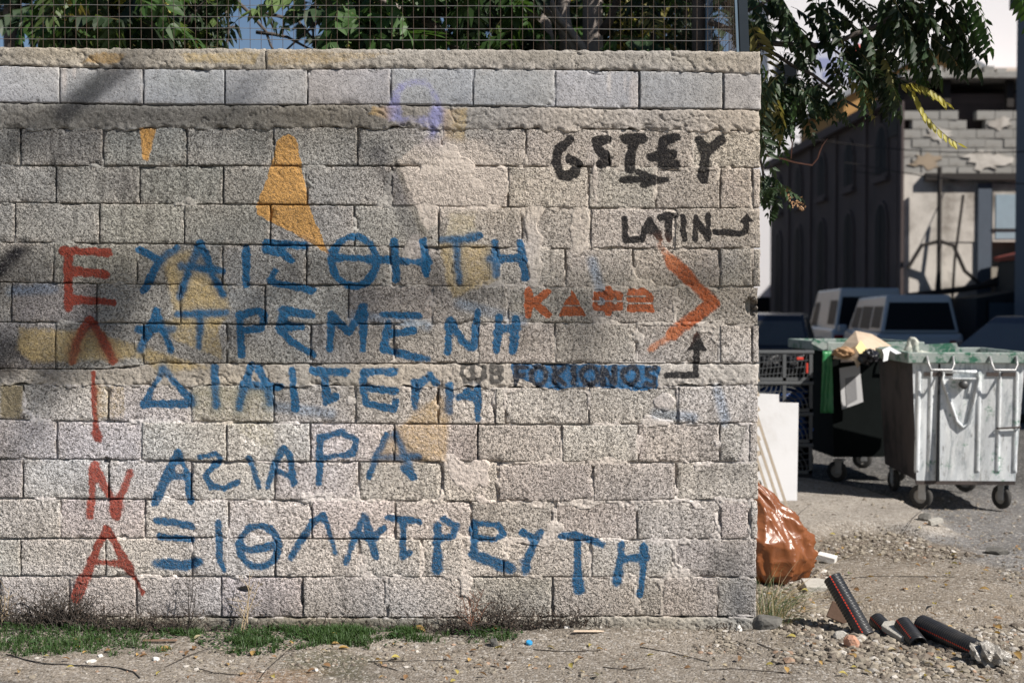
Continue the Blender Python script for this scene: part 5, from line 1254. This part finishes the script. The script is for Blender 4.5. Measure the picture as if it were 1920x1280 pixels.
for zz, lab in ((.665, 'blue plastic sack stuffed inside the second crate'), (.39, 'blue plastic sack stuffed inside the third crate')):
    crumple('plastic_sack', Vector((cx0+.25, 12.77, zz+.12)), .21, .10, .10, m_blu, lab, 'sack', int(zz*10), .6)
for dx_ in (.07, .31): 
    crumple('crate_filling', Vector((cx0+dx_+.06, 12.77, 1.06)), .09, .1, .09, m_blk, ('left' if dx_ < .2 else 'right')+' bundle of black netting in the topmost crate', 'netting', 3, .7)
MB_tr = thing('dolly', 'low wheeled dolly under the crate stack', 'dolly', (cx0, 12.6, 0))
MB().box(0, .5, 0, .34, .07, .10).build('deck', m_blk, MB_tr)
for wx in (.06, .44):
    for wy in (.05, .29): MB().lathe([(-.012, .001), (-.012, .034), (.012, .034), (.012, .001)], (wx, wy, .034), 'x', 14).build('wheel', M_RUBR, MB_tr)
for i, (px_, py_, dx_, dz_, lab) in enumerate(((1500, 672, .03, .012, 'small red clip lying on the top crate rim'), (1513, 690, .009, .045, 'red plastic tag hanging from the top crate'))):
    o = MB().box(-dx_, dx_, -.01, .01, -dz_, dz_).build('plastic_clip', mat('bright red plastic', (.60,.06,.04), .4, bump=0)); o.location = P(px_, py_, 12.56); bevel(o, .004); tag(o, lab, 'clip')
# white board
p = P(1455, 930, 11.3); yb = 11.2
bxl, bxr = P(1405, 800, yb).x, P(1495, 800, yb).x; zt = P(1455, 757, yb).z; zt2 = P(1455, 741, yb).z; xm = P(1459, 741, yb).x
m_board = mat('dirty white laminate', (.68,.68,.69), .5, var=.06, scale=3, bump=.1, dirt=(.33,.30,.26), dirtamt=.35)
o = MB().prism([(bxl, .07), (bxr-.03, .05), (bxr, zt), (xm, zt+.005), (xm, zt2), (bxl, zt2+.01)], 'y', 0, .022).build('white_board', m_board)
o.location = (0, yb-.16, 0.02); o.rotation_euler = (math.radians(-8), 0, 0); tag(o, 'white laminate board with a stepped top leaning against the crates', 'board')
# folding trellis leaning in front of the board
tr = thing('trellis', 'grey brown wooden trellis leaning between the wall end and the white board', 'trellis', P(1450, 960, 10.6)+Vector((0, 0, 0)))
tr.location.z = gz1(tr.location.x, 10.6); m_slat = mat('weathered slat', (.40,.34,.27), .85, var=.25, scale=14, bump=.4)
for i in range(6):
    x0_ = -.34+i*.055
    o = MB().box(-.010, .010, -.012, .0, 0, .90).build('slat', m_slat, tr, loc=(x0_+.18, i*.01, 0), rot=(math.radians(-10), math.radians(-17), 0))
for i in range(8):
    o = MB().box(-.018, .018, .0, .012, 0, .30).build('slat', m_slat, tr, loc=(-.34+i*.0, .02+.018*i, .06+i*.11), rot=(math.radians(-10), math.radians(62), 0))
# orange brown rubbish bag
def bag():
    nz, na = 110, 150
    t_, a_ = np.meshgrid(np.linspace(0, 1, nz), np.linspace(0, 2*PI, na, endpoint=False), indexing='ij'); t_ = t_.ravel(); a_ = a_.ravel()
    H = .62; r = np.interp(t_, [0, .03, .10, .22, .40, .60, .78, .9, 1], [.05, .22, .29, .325, .325, .255, .15, .085, .06])
    # deep folds that run up to the neck
    fold = .055*np.abs(np.sin(a_*4+2.6*t_+1.6*np.sin(a_*2+t_*2)))**.5+.044*np.abs(np.sin(a_*7-4*t_+1.8*np.sin(a_*2+1)))**.6+.020*np.abs(np.sin(a_*9-3*t_+2*np.sin(a_*3+t_*4)))+.022*np.abs(np.sin(a_*4+9*t_+1.5*np.sin(a_*2)))
    cr = (fbm(a_*.35, t_*.6, .2, 2, 14)-.5)*.04
    r = r*(1-.55*t_**2*0)+(-fold+.05+cr)*np.clip(r/.3, .25, 1)
    x = r*np.cos(a_)*1.0-.16*t_**1.5; y = r*np.sin(a_)*.8+.03*t_; z = H*t_**.92+(vn(a_*.5, t_, .1, 6)-.5)*.02
    V = np.stack([x, y, z], 1); F = []
    i = np.arange(nz-1)[:, None]; j = np.arange(na)[None, :]; j2 = (j+1) % na
    F = np.stack([i*na+j, i*na+j2, (i+1)*na+j2, (i+1)*na+j], -1).reshape(-1, 4)
    m = N('glossy orange brown plastic'); f = m.noise(3, 3, .5); c = m.mix(f, (.16,.052,.018), (.23,.080,.028)); m.bsdf(c, .34, 0, m.bump(m.noise(9, 3, .5, dist=1.0), .45, .025), .5)
    me = mesh_np('rubbish_bag', V, F, m.m, True); t = thing('rubbish_bag', 'shiny orange brown rubbish bag slumped against the right end of the wall', 'bag', (1.50, 8.22, gz1(1.5, 8.2)-.01), .3)
    place('bag', me, t)
    m2 = MB(); rb = random.Random(4)
    for k in range(7):
        a = k*.9; m2.add([(-.16, .03, .60), (-.16+.09*math.cos(a), .03+.09*math.sin(a), .60+rb.uniform(.04, .12)), (-.16+.09*math.cos(a+.7), .03+.09*math.sin(a+.7), .60+rb.uniform(.04, .12))], [(0, 1, 2)])
    m2.build('tied_neck', m.m, t)
bag()
# --- corrugated pipes
def pipe(label, p0, p1, R, seed, off=0.0):
    p0 = Vector(p0); p1 = Vector(p1); L = (p1-p0).length
    t = thing('corrugated_pipe', label, 'pipe', p0); t.rotation_mode = 'QUATERNION'; t.rotation_quaternion = (p1-p0).to_track_quat('X', 'Z')
    pr = []; x = 0; pitch = .0145
    pr.append((0, R*.80)); 
    while x < L:
        pr += [(x, R*.93), (x+.003, R), (x+.0085, R), (x+.0115, R*.93)]; x += pitch
    n = 28; m = MB().lathe(pr, (0, 0, 0), 'x', n); 
    # inner wall so that the open end reads as a tube
    m.lathe([(0, R*.80), (L, R*.80)], (0, 0, 0), 'x', n); m.lathe([(L-.003, R*.80), (L-.003, R*.93)], (0, 0, 0), 'x', n)
    m.build('tube', mat('black corrugated plastic', (.016,.017,.02), .38, var=.3, scale=9, bump=.1, spec=.5, dirt=(.07,.065,.06), dirtamt=.4), t, True)
    qi = t.rotation_quaternion.inverted() @ (Vector((0, 0, EYE))-p0).normalized(); aa = math.atan2(qi.z, qi.y)+seed*.0+off
    s_ = MB(); x = 0
    while x < L-.012:
        w_ = .0032; a0 = aa
        for a_ in (a0,):
            u = Vector((0, math.cos(a_), math.sin(a_))); v = Vector((0, -math.sin(a_), math.cos(a_)))
            q_ = [Vector((xx, 0, 0))+u*(R+.0012)+v*ww for xx in (x+.001, x+.0105) for ww in (-w_, w_)]
            s_.add([q_[0], q_[1], q_[3], q_[2]], [(0, 1, 2, 3)])
        x += pitch
    o = s_.build('red_stripe', mat('red stripe', (.62,.06,.03), .5, bump=0), t); o['kind'] = 'stuff'
    return t
def gp(px, py, z): v = G(px, py, z); return v
R_ = .055
pipe('longest black corrugated pipe leaning upright by the orange bag', G(1560, 1082, .27), G(1622, 1190, .025), .045, 1, .1)
pipe('short black corrugated pipe stub right of the leaning pipe', G(1643, 1162, .065), G(1674, 1194, .02), .040, 2, .25)
pipe('second short black corrugated pipe stub between stub and longest lying pipe', G(1692, 1170, .085), G(1722, 1208, .03), .043, 3, .2)
pp = pipe('thick black corrugated pipe lying on the rubble with a wrapped end', G(1728, 1170, .085), G(1842, 1224, .05), .047, 4, .35)
e = G(1838, 1222, .055); e2 = e+(G(1838, 1222, .055)-G(1735, 1172, .085)).normalized()*.05
crumple('plastic_wrap', e2, .060, .050, .046, mat('crinkled clear plastic', (.28,.26,.23), .25, var=.5, scale=26, bump=.9, bscale=45, spec=.6), 'crinkled plastic wrap stuffed over the end of the lying pipe', 'plastic wrap', 9, 1.0, (0, 0, -.4), 4, True)
# ------------------------------------------------------------------ VEHICLES
M_GLASS = mat('dark car glass', (.008,.010,.013), .45, bump=0, var=0, spec=.1)
M_SCREEN = mat('reflecting windscreen', (.05,.048,.042), .08, bump=0, var=.5, scale=2, spec=1.0)
M_TYRE = mat('car tyre', (.02,.02,.02), .8, bump=0); M_RIMC = mat('grey alloy', (.22,.23,.25), .4, .6, bump=0)
M_LAMP = mat('lamp glass', (.35,.36,.38), .15, bump=0, spec=.6); M_TAIL = mat('red tail lamp', (.25,.01,.01), .2, bump=0)
def car(label, cat, name, paint, L, W, zlow, prof_body, prof_cabin, wheels, R, loc, rz, wins, shield=True):
    """side profile in (x,z), nose at -x; cabin narrows to the roof"""
    t = thing(name, label, cat, loc, rz)
    b = MB().prism(prof_body, 'y', -W/2, W/2).build('body', paint, t); bevel(b, .07, 3)
    for p in b.data.polygons: p.use_smooth = False
    # cabin: lower ring wide, roof ring narrow
    n = len(prof_cabin); zs = [p[1] for p in prof_cabin]; z0, z1 = min(zs), max(zs)
    def hw(z): return W/2-.05-.14*(z-z0)/(z1-z0)
    v = [(x, -hw(z), z) for x, z in prof_cabin]+[(x, hw(z), z) for x, z in prof_cabin]
    f = [tuple(range(n)), tuple(range(n, 2*n))[::-1]]+[(i, n+i, n+(i+1) % n, (i+1) % n) for i in range(n)]
    bevel(MB().add(v, f).build('cabin', paint, t), .04, 3)
    for (x0, x1, za, zb, sk0, sk1) in wins:       # side windows
        for s in (-1, 1):
            y = lambda z: s*(hw(z)+.004)
            q = [(x0, y(za), za), (x1, y(za), za), (x1+sk1, y(zb), zb), (x0+sk0, y(zb), zb)]
            q2 = [(x, yy-s*.012, z) for x, yy, z in q]
            MB().add(q+q2, [(0, 1, 2, 3), (7, 6, 5, 4), (0, 4, 5, 1), (1, 5, 6, 2), (2, 6, 7, 3), (3, 7, 4, 0)]).build('side_window', M_GLASS, t)
    # windscreen and rear window on the first and last cabin slopes
    def slope(a, b_, nm, mg=None):
        (xa, za), (xb, zb) = a, b_; dx, dz = xb-xa, zb-za; Lh = math.hypot(dx, dz); nx_, nz_ = -dz/Lh, dx/Lh
        if nx_*(xa-0) < 0: nx_, nz_ = -nx_, -nz_
        pts = []
        for f_ in (.08, .80):
            x = xa+dx*f_+nx_*.006; z = za+dz*f_+nz_*.006
            pts += [(x, -hw(z)+.06, z), (x, hw(z)-.06, z)]
        pp = [pts[0], pts[1], pts[3], pts[2]]; p2 = [(x-nx_*.012, y, z-nz_*.012) for x, y, z in pp]
        MB().add(pp+p2, [(0, 1, 2, 3), (7, 6, 5, 4), (0, 4, 5, 1), (1, 5, 6, 2), (2, 6, 7, 3), (3, 7, 4, 0)]).build(nm, mg or M_GLASS, t)
    slope(prof_cabin[0], prof_cabin[1], 'windscreen', M_SCREEN); slope(prof_cabin[-1], prof_cabin[-2], 'rear_window')
    for wx in wheels:
        for s in (-1, 1):
            wo_ = MB().lathe([(-.10, R*.6), (-.11, R*.92), (-.08, R), (.08, R), (.11, R*.92), (.10, R*.6)], (wx, s*(W/2-.10), R), 'y', 24).build('wheel', M_TYRE, t, True)
            MB().lathe([(-.105, .001), (-.10, R*.62), (.10, R*.62), (.105, .001)], (wx, s*(W/2-.10), R), 'y', 16).build('wheel_rim', M_RIMC, wo_)
    xf = min(p[0] for p in prof_body); xr = max(p[0] for p in prof_body)
    for s in (-1, 1):
        bevel(MB().box(xf-.01, xf+.25, s*(W/2-.28)-.16, s*(W/2-.28)+.16, .62, .76).build('headlight', M_LAMP, t), .03)
        bevel(MB().box(xr-.10, xr+.01, s*(W/2-.14)-.10, s*(W/2-.14)+.10, .75, 1.0).build('tail_light', M_TAIL, t), .02)
        bevel(MB().box(prof_cabin[0][0]+.25, prof_cabin[0][0]+.37, s*(W/2+.08)-.08, s*(W/2+.08)+.08, prof_cabin[0][1]+.03, prof_cabin[0][1]+.17).build('wing_mirror', paint, t), .03)
    MB().box(xf-.012, xf+.05, -W/2+.55, W/2-.55, .35, .60).build('grille', M_GLASS, t)
    MB().box(xf-.03, xf-.012, -.26, .26, .40, .50).build('number_plate', mat('blank plate', (.6,.6,.58), .5, bump=0), t)
    return t
vb = [(-2.5,.25),(-2.55,.55),(-2.48,.95),(-2.2,1.12),(2.35,1.12),(2.45,.6),(2.4,.25)]
vc = [(-2.25,1.05),(-1.65,1.88),(2.1,1.93),(2.38,1.05)]
p = lambda name, c: mat(name, c, .25, bump=0, var=.03, scale=2, spec=.6)
vw_ = [(-1.9,-.95,1.12,1.68,.35,.08),(-.85,.62,1.12,1.70,.02,0),(.72,2.0,1.12,1.70,0,-.06)]
def vanpos(px, Y, W_, L_, rz):      # rear left corner seen at px, rear end towards the viewer
    x_ = P(px, 560, Y).x; h = math.radians(rz); hx, hy = -math.cos(h), -math.sin(h)   # heading
    return (x_+W_/2-hx*0+hx*L_/2, Y+abs(hy)*L_/2, 0)
vb2 = [(-2.05,.25),(-2.1,.6),(-2.0,.95),(-1.8,1.12),(2.02,1.12),(2.08,.6),(2.02,.25)]
car('white high roofed van parked furthest back beside the old building', 'van', 'parked_van', p('white van paint', (.40,.44,.47)), 4.2, 1.55, .25, vb2, [(-1.85,1.05),(-1.2,1.92),(1.95,1.95),(2.02,1.05)], (-1.3,1.2), .33,
    vanpos(1562, 28.8, 1.55, 4.2, 266), math.radians(266), [(-1.5,-.55,1.15,1.66,.3,.05),(.9,1.86,1.2,1.7,0,0)])
car('white minibus with a wide dark rear window parked nearer than the high van', 'minibus', 'parked_minibus', p('white minibus paint', (.40,.44,.47)), 4.2, 1.45, .25, vb2, [(-1.85,1.05),(-1.2,1.74),(1.85,1.78),(2.0,1.12)], (-1.3,1.2), .31,
    vanpos(1648, 24.2, 1.45, 4.2, 265), math.radians(265), [(-1.5,-.55,1.17,1.56,.3,.05),(-.4,.7,1.17,1.58,0,0),(.85,1.78,1.2,1.58,0,-.03)])
cb = [(-2.2,.22),(-2.22,.55),(-2.0,.82),(-1.0,.95),(1.9,.98),(2.1,.85),(2.15,.3)]; cc = [(-1.25,.90),(-.55,1.44),(.85,1.47),(1.75,.95)]
cw = [(-.85,-.10,.97,1.36,.42,.0),(0,.75,.97,1.38,0,.0),(.83,1.3,.98,1.36,0,-.25)]
car('dark blue car parked behind the white container at the right', 'car', 'parked_car', p('dark blue paint', (.003,.007,.025)), 4.3, 1.75, .22, cb, cc, (-1.35,1.25), .30, (7.9, 20.6, 0), math.radians(20), cw)
car('dark car half hidden behind the right end of the wall', 'car', 'parked_car', p('black blue paint', (.003,.005,.014)), 4.3, 1.75, .22, cb, cc, (-1.35,1.25), .30, (4.35, 24.5, 0), math.radians(76), cw)

# ------------------------------------------------------------------ BUILDINGS
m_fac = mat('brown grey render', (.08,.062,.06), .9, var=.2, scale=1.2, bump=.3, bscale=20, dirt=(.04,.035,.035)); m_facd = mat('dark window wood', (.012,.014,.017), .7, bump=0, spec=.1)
m_pil = mat('pale brown pilaster', (.09,.07,.068), .9, var=.2, scale=2, bump=.2)
XF = 8.62; Y0, Y1 = 31.6, 47.5; HF_ = 6.1
fb_ = thing('old_building', 'dark shaded old building with tall arched windows along the side street', 'building', (XF, Y0, 0))
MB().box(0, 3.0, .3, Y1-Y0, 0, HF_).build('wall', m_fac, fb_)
MB().box(-.25, 3.1, .3, Y1-Y0+.2, HF_, HF_+.22).build('cornice', m_pil, fb_)
MB().box(-.06, -.002, .3, Y1-Y0, 0, .6).build('plinth', m_pil, fb_)
def arch(y, w_, z0, z1, n=8):
    r = w_/2; pts = [(y-r, z0), (y+r, z0)]+[(y+r*math.cos(a), z1-r+r*math.sin(a)) for a in np.linspace(0, PI, n)]
    return pts
yy = 1.0
k = 0
while yy < Y1-Y0-1:
    for za, zb in ((.9, 3.95), (4.65, 5.75)):
        f = MB().prism(arch(yy+.55, 1.15, za-.08, zb+.08), 'x', -.05, -.003).build('window', m_pil, fb_)
        MB().prism(arch(yy+.55, .95, za, zb), 'x', -.058, -.052).build('pane', m_facd, f); MB().box(-.066, -.060, yy+.53, yy+.57, za, zb-.05).build('frame', m_facd, f)
        MB().box(-.12, -.003, yy-.1, yy+1.2, za-.2, za-.09).build('sill', m_pil, fb_)
    MB().box(-.06, -.003, yy-1.25, yy-1.0, .62, HF_-.02).build('pilaster', m_pil, fb_)
    yy += 3.2; k += 1
m_och = mat('ochre render', (.42,.24,.09), .9, var=.2, scale=2)
g = thing('ochre_house', 'ochre gabled house rising behind the dark old building', 'house', (9.3, 40, 0))
MB().prism([(0,0),(5,0),(5,7.4),(2.6,8.7),(0,7.4)], 'y', 0, 6).build('wall', m_och, g)
MB().prism([(-.3,7.25),(2.6,8.8),(5.3,7.35),(5.3,7.5),(2.6,8.97),(-.3,7.42)], 'y', -.3, 6.3).build('roof', mat('grey roof sheet', (.24,.25,.27), .7), g)
fw = MB().box(1.2, 2.2, -.05, -.002, 5.2, 6.6).build('window', m_pil, g); MB().box(1.28, 2.12, -.06, -.052, 5.28, 6.52).build('pane', m_facd, fw)
# ruin facing us
m_rb = mat('grey ruin block', (.33,.32,.30), .95, var=.35, scale=2.5, bump=.4, bscale=25, dirt=(.16,.145,.125), dirtamt=.8); m_pl = mat('white flaking plaster', (.60,.56,.51), .9, var=.3, scale=1.1, bump=.3, dirt=(.20,.175,.15), dirtamt=1.0)
m_bm = mat('dark rusted beam', (.035,.03,.028), .8, bump=0)
ru = thing('ruined_building', 'roofless ruined block building with broken white plaster in the sun', 'ruin', (XF+.02, 31.5, 0))
RW = 5.2
MB().box(0, .95, .0, .25, 0, 4.5).build('wall', m_pl, ru); MB().box(.95, RW, 0, .25, 3.0, 4.45).build('wall', m_pl, ru)
MB().box(.95, 1.7, .02, .25, 0, 3.0).build('wall', m_pl, ru); MB().box(1.75, RW, .3, .5, 0, 3.0).build('wall', mat('brown stained render', (.30,.27,.23), .95, var=.35, scale=2, bump=.3), ru)
MB().box(.0, RW, .035, .23, 4.46, 5.45).build('mortar', m_rb, ru)
bl = MB().box(-.197, .197, 0, .24, -.098, .098).mesh('block', m_rb)
for r in range(7):
    for c in range(13):
        xx = .2+c*.405+(.2 if r % 2 else 0); zz = 4.56+r*.205
        if xx > RW-.2: continue
        if r >= 5 and (c % 5 == 3 or (r == 6 and 6 < c < 9)): continue
        place('block', bl, ru, (xx, rnd.uniform(.005, .03), zz), (0, rnd.uniform(-.01, .01), rnd.uniform(-.03, .03)), (rnd.uniform(.97, 1), 1, rnd.uniform(.94, 1)))
MB().box(-.1, RW+.1, -.2, 3.0, 6.58, 6.70).build('roof_slab', m_rb, ru)
MB().box(-.05, RW, 1.6, 1.8, 5.4, 6.57).build('back_wall', m_bm, ru)
MB().box(-.05, .1, .3, 1.8, 5.4, 6.57).build('back_wall', m_bm, ru)
for xx in (.9, 2.3, 3.7): MB().box(xx, xx+.15, .05, .22, 5.98, 6.57).build('stub_post', m_bm, ru)
for i, (x_, z_, w_, h_) in enumerate(((.1,4.6,.8,.35),(1.3,4.55,1.1,.5),(2.6,5.0,.9,.5),(.5,5.2,.6,.35),(3.6,4.7,1.1,.6),(1.9,5.45,.5,.3))):
    pr_ = [(x_+w_/2+w_/2*math.cos(a)*rnd.uniform(.45, 1.2), z_+h_/2+h_/2*math.sin(a)*rnd.uniform(.45, 1.2)) for a in np.linspace(0, 2*PI, 26, endpoint=False)]
    MB().prism(pr_, 'y', -.004, .04).build('plaster_patch', m_pl if i % 2 else mat('brown old plaster', (.34,.27,.20), .95, var=.3, scale=3, bump=.3), ru)
for i in range(9): MB().box(.02+i*.28+.02, .26+i*.28, -.16+.02*(i%3), .2, 6.705, 6.74+.05*((i*7) % 4)).build('rubble', m_rb, ru)
MB().box(.45, RW, -.16, -.02, 4.35, 4.50).build('beam', m_bm, ru)
MB().box(1.65, 1.95, -.05, .2, 0, 4.3).build('pillar', mat('blue grey pillar', (.09,.11,.14), .9, bump=0), ru)
fw = MB().box(1.98, RW-.3, -.03, -.004, 3.0, 4.1).build('window', m_pl, ru); MB().box(2.04, RW-.36, -.045, -.033, 3.06, 4.04).build('pane', mat('pale blue glazing', (.30,.38,.44), .3, bump=0, spec=.5), fw)
MB().box(1.95, RW-.2, -.07, -.05, 3.25, 3.29).build('frame', m_bm, fw)
for i, (x_, z0_, z1_, dx_) in enumerate(((.68, .5, 4.6, 0), (.60, 1.1, 3.0, .12), (.95, 1.2, 4.0, .25))):
    MB().tube([(x_, -.42, z0_), (x_+dx_*.3, -.42, (z0_+z1_)/2), (x_+dx_, -.42, z1_)], .05 if i == 0 else .03, 7).build('steel_strut', m_bm, ru)
MB().tube([(.0, -.4, 2.4), (.3, -.4, 2.9), (.7, -.4, 3.0), (1.0, -.4, 2.9), (1.25, -.4, 2.35), (1.6, -.4, 2.05), (2.0, -.4, 2.2), (2.5, -.4, 2.5)], .045, 7).build('hanging_cable', m_bm, ru)
MB().tube([(.0, -.4, 1.8), (1.2, -.4, 1.95), (2.6, -.4, 2.2)], .07, 7).build('beam', m_bm, ru)
sh = thing('lean_to_shed', 'dark lean-to shed with a sloping reddish roof in front of the ruin', 'shed', (XF+1.05, 29.6, 0))
m_shd = mat('dark green shed sheet', (.02,.028,.035), .8, var=.2, bump=0)
MB().prism([(0,0),(4.5,0),(4.5,3.4),(1.0,2.55),(.9,1.9),(0,1.75)], 'y', 0, 1.6).build('wall', m_shd, sh)
MB().prism([(.95,2.55),(4.6,3.45),(4.6,3.53),(.9,2.64)], 'y', -.15, 1.7).build('roof', mat('red sheet edge', (.22,.05,.04), .7, bump=0), sh)
for i in range(11): MB().box(.2+i*.4, .23+i*.4, -.02, -.002, .1, 1.7).build('panel_joint', m_facd, sh)
MB().box(.25, .95, -.03, -.022, 1.1, 1.65).build('sign_board', mat('dull blue board', (.06,.09,.12), .6, bump=0), sh)
# white hall and beige parapet behind
hl = thing('white_hall', 'big sunlit white building with a beige parapet beyond the ruin', 'building', (10.4, 56, 0))
m_wh = mat('white wall', (.74,.73,.75), .8, var=.04, scale=.4, bump=0); m_be = mat('beige cladding', (.52,.44,.37), .85, var=.08, scale=1, bump=.1)
MB().box(0, 24, 2, 12, 0, 19).build('wall', m_wh, hl)
MB().box(5.2, 24, 0, 2, 0, 10.9).build('wall', m_be, hl)
MB().box(5.1, 24, -.15, 0, 10.4, 10.65).build('white_band', m_wh, hl)
for i in range(6): MB().box(5.2, 24, -.012, -.002, 10.1-i*.75, 10.13-i*.75).build('panel_joint', mat('joint shade', (.36,.30,.26), .9, bump=0), hl)
sgn = MB().box(1.9, 3.7, 1.93, 1.995, 10.6, 12.3).build('sign', mat('pale blue sign', (.46,.48,.58), .7, bump=0), hl)
MB().box(2.05, 3.4, 1.915, 1.925, 11.2, 11.6).build('lettering', mat('blurred blue lettering', (.25,.28,.45), .7, bump=0), sgn)
MB().box(2.2, 3.0, 1.915, 1.925, 10.8, 11.05).build('lettering', mat('blurred blue lettering', (.25,.28,.45), .7, bump=0), sgn)
MB().lathe([(0, .001), (0, .22), (.02, .22), (.02, .001)], (3.6, 1.90, 11.95), 'y', 12).build('red_dot', mat('red sign dot', (.6,.12,.10), .6, bump=0), sgn)
for k in range(3): MB().box(.3, 1.2, 1.95, 1.99, 3+k*3.2, 5+k*3.2).build('window', m_glz if False else M_GLASS, hl)
pl = MB().tube([(0, 0, 0), (0, 0, 11.6)], .10, 8).build('pole', m_bm); pl.location = (P(1808, 100, 54).x, 54, 0); tag(pl, 'thin dark pole standing before the beige parapet', 'pole')
oh = thing('orange_house', 'orange walled house glimpsed right of the ruin', 'house', (15.3, 45, 0))
MB().box(0, 6, 0, 5, 0, 8.4).build('wall', mat('orange wall', (.55,.24,.06), .9), oh); MB().box(-.2, 6.2, -.2, 5.2, 8.4, 8.7).build('roof', m_wh, oh); MB().box(.2, 1.4, -.04, -.002, 6.6, 7.4).build('window', m_glz if False else M_GLASS, oh)
MB().box(-.3, 6, -1.2, -.2, 6.35, 6.5).build('awning', mat('blue awning', (.08,.16,.35), .7), oh)
# tall shaded building on the right
tb = thing('tall_grey_building', 'tall blue grey rendered building at the right edge', 'building', (9.82, 16, 0))
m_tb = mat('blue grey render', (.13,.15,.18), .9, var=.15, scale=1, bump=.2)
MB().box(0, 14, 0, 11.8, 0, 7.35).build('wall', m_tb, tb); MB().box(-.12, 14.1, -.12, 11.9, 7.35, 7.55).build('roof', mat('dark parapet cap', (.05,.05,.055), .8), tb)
MB().box(-.03, -.002, .3, 11.6, 0, .8).build('plinth', mat('dark plinth', (.07,.075,.085), .9), tb)
for i in range(4):
    y_ = 1+i*2.8; f = MB().box(-.05, -.002, y_, y_+1.3, 1.3, 4.6).build('shutter', mat('pale blue shutter', (.16,.22,.28), .6), tb)
    for k in range(10): MB().box(-.06, -.051, y_+.05, y_+1.25, 1.4+k*.32, 1.42+k*.32).build('slat', m_tb, f)
for i in range(3):
    f = MB().box(1.2+i*4, 2.6+i*4, -.05, -.002, 1.4, 3.4).build('window', m_pil, tb); MB().box(1.3+i*4, 2.5+i*4, -.06, -.052, 1.5, 3.3).build('pane', M_GLASS, f)
# a tall white wall beyond the street end and a low hedge line, seen beside the old building
wb = thing('far_white_building', 'narrow bright white building seen beyond the end of the side street', 'building', (9.2, 52.2, 0))
MB().box(-2.5, 1.1, 0, 3, 0, 9).build('wall', m_wh, wb); MB().box(-2.4, -.4, -.6, -.002, 2.35, 2.55).build('canopy', m_facd, wb); MB().box(-2.3, .4, -.05, -.002, 0, 1.9).build('door', M_GLASS, wb)
MB().box(-2.6, 1.2, -.1, 3.1, 9, 9.2).build('roof', m_be, wb)
# overhead cables
for i, (a, b_, z) in enumerate(((( -1, 30), (12, 26), 4.6), ((2, 34), (14, 25), 4.1), ((1, 30), (12, 24), 3.9))):
    p0 = Vector((a[0]+6, a[1], z+.7)); p1 = Vector((b_[0], b_[1], z)); pts = []
    for k in range(13):
        u = k/12; q_ = p0.lerp(p1, u); q_.z -= .35*math.sin(PI*u); pts.append(q_)
    tag(MB().tube(pts, .012, 5).build('overhead_cable', m_bm), ['uppermost overhead cable crossing before the old building', 'middle overhead cable crossing before the old building', 'lowest overhead cable crossing before the old building'][i], 'cable')

# low town closing the far end of the street
for i, (x_, w_, h_, c_, lab) in enumerate(((-34, 16, 9, (.45,.40,.34), 'low cream building far off at the left end of the street'), (-16, 13, 12, (.40,.36,.33), 'four storey grey building far off behind the trees'), (-1, 9, 8, (.48,.38,.28), 'low tan building far off at the end of the street'))):
    t = thing('distant_building', lab, 'building', (x_, 84, 0)); mw = mat('distant wall %s' % 'abc'[i], c_, .9, var=.1, scale=.5, bump=0)
    MB().box(0, w_, 0, 10, 0, h_).build('wall', mw, t); MB().box(-.2, w_+.2, -.3, 10.2, h_, h_+.4).build('roof', m_pil, t)
    for r in range(int(h_//3)):
        for c in range(int(w_//3)): 
            MB().box(.9+c*3, 2.1+c*3, -.04, -.004, 1+r*3, 2.5+r*3).build('window', M_GLASS, t)
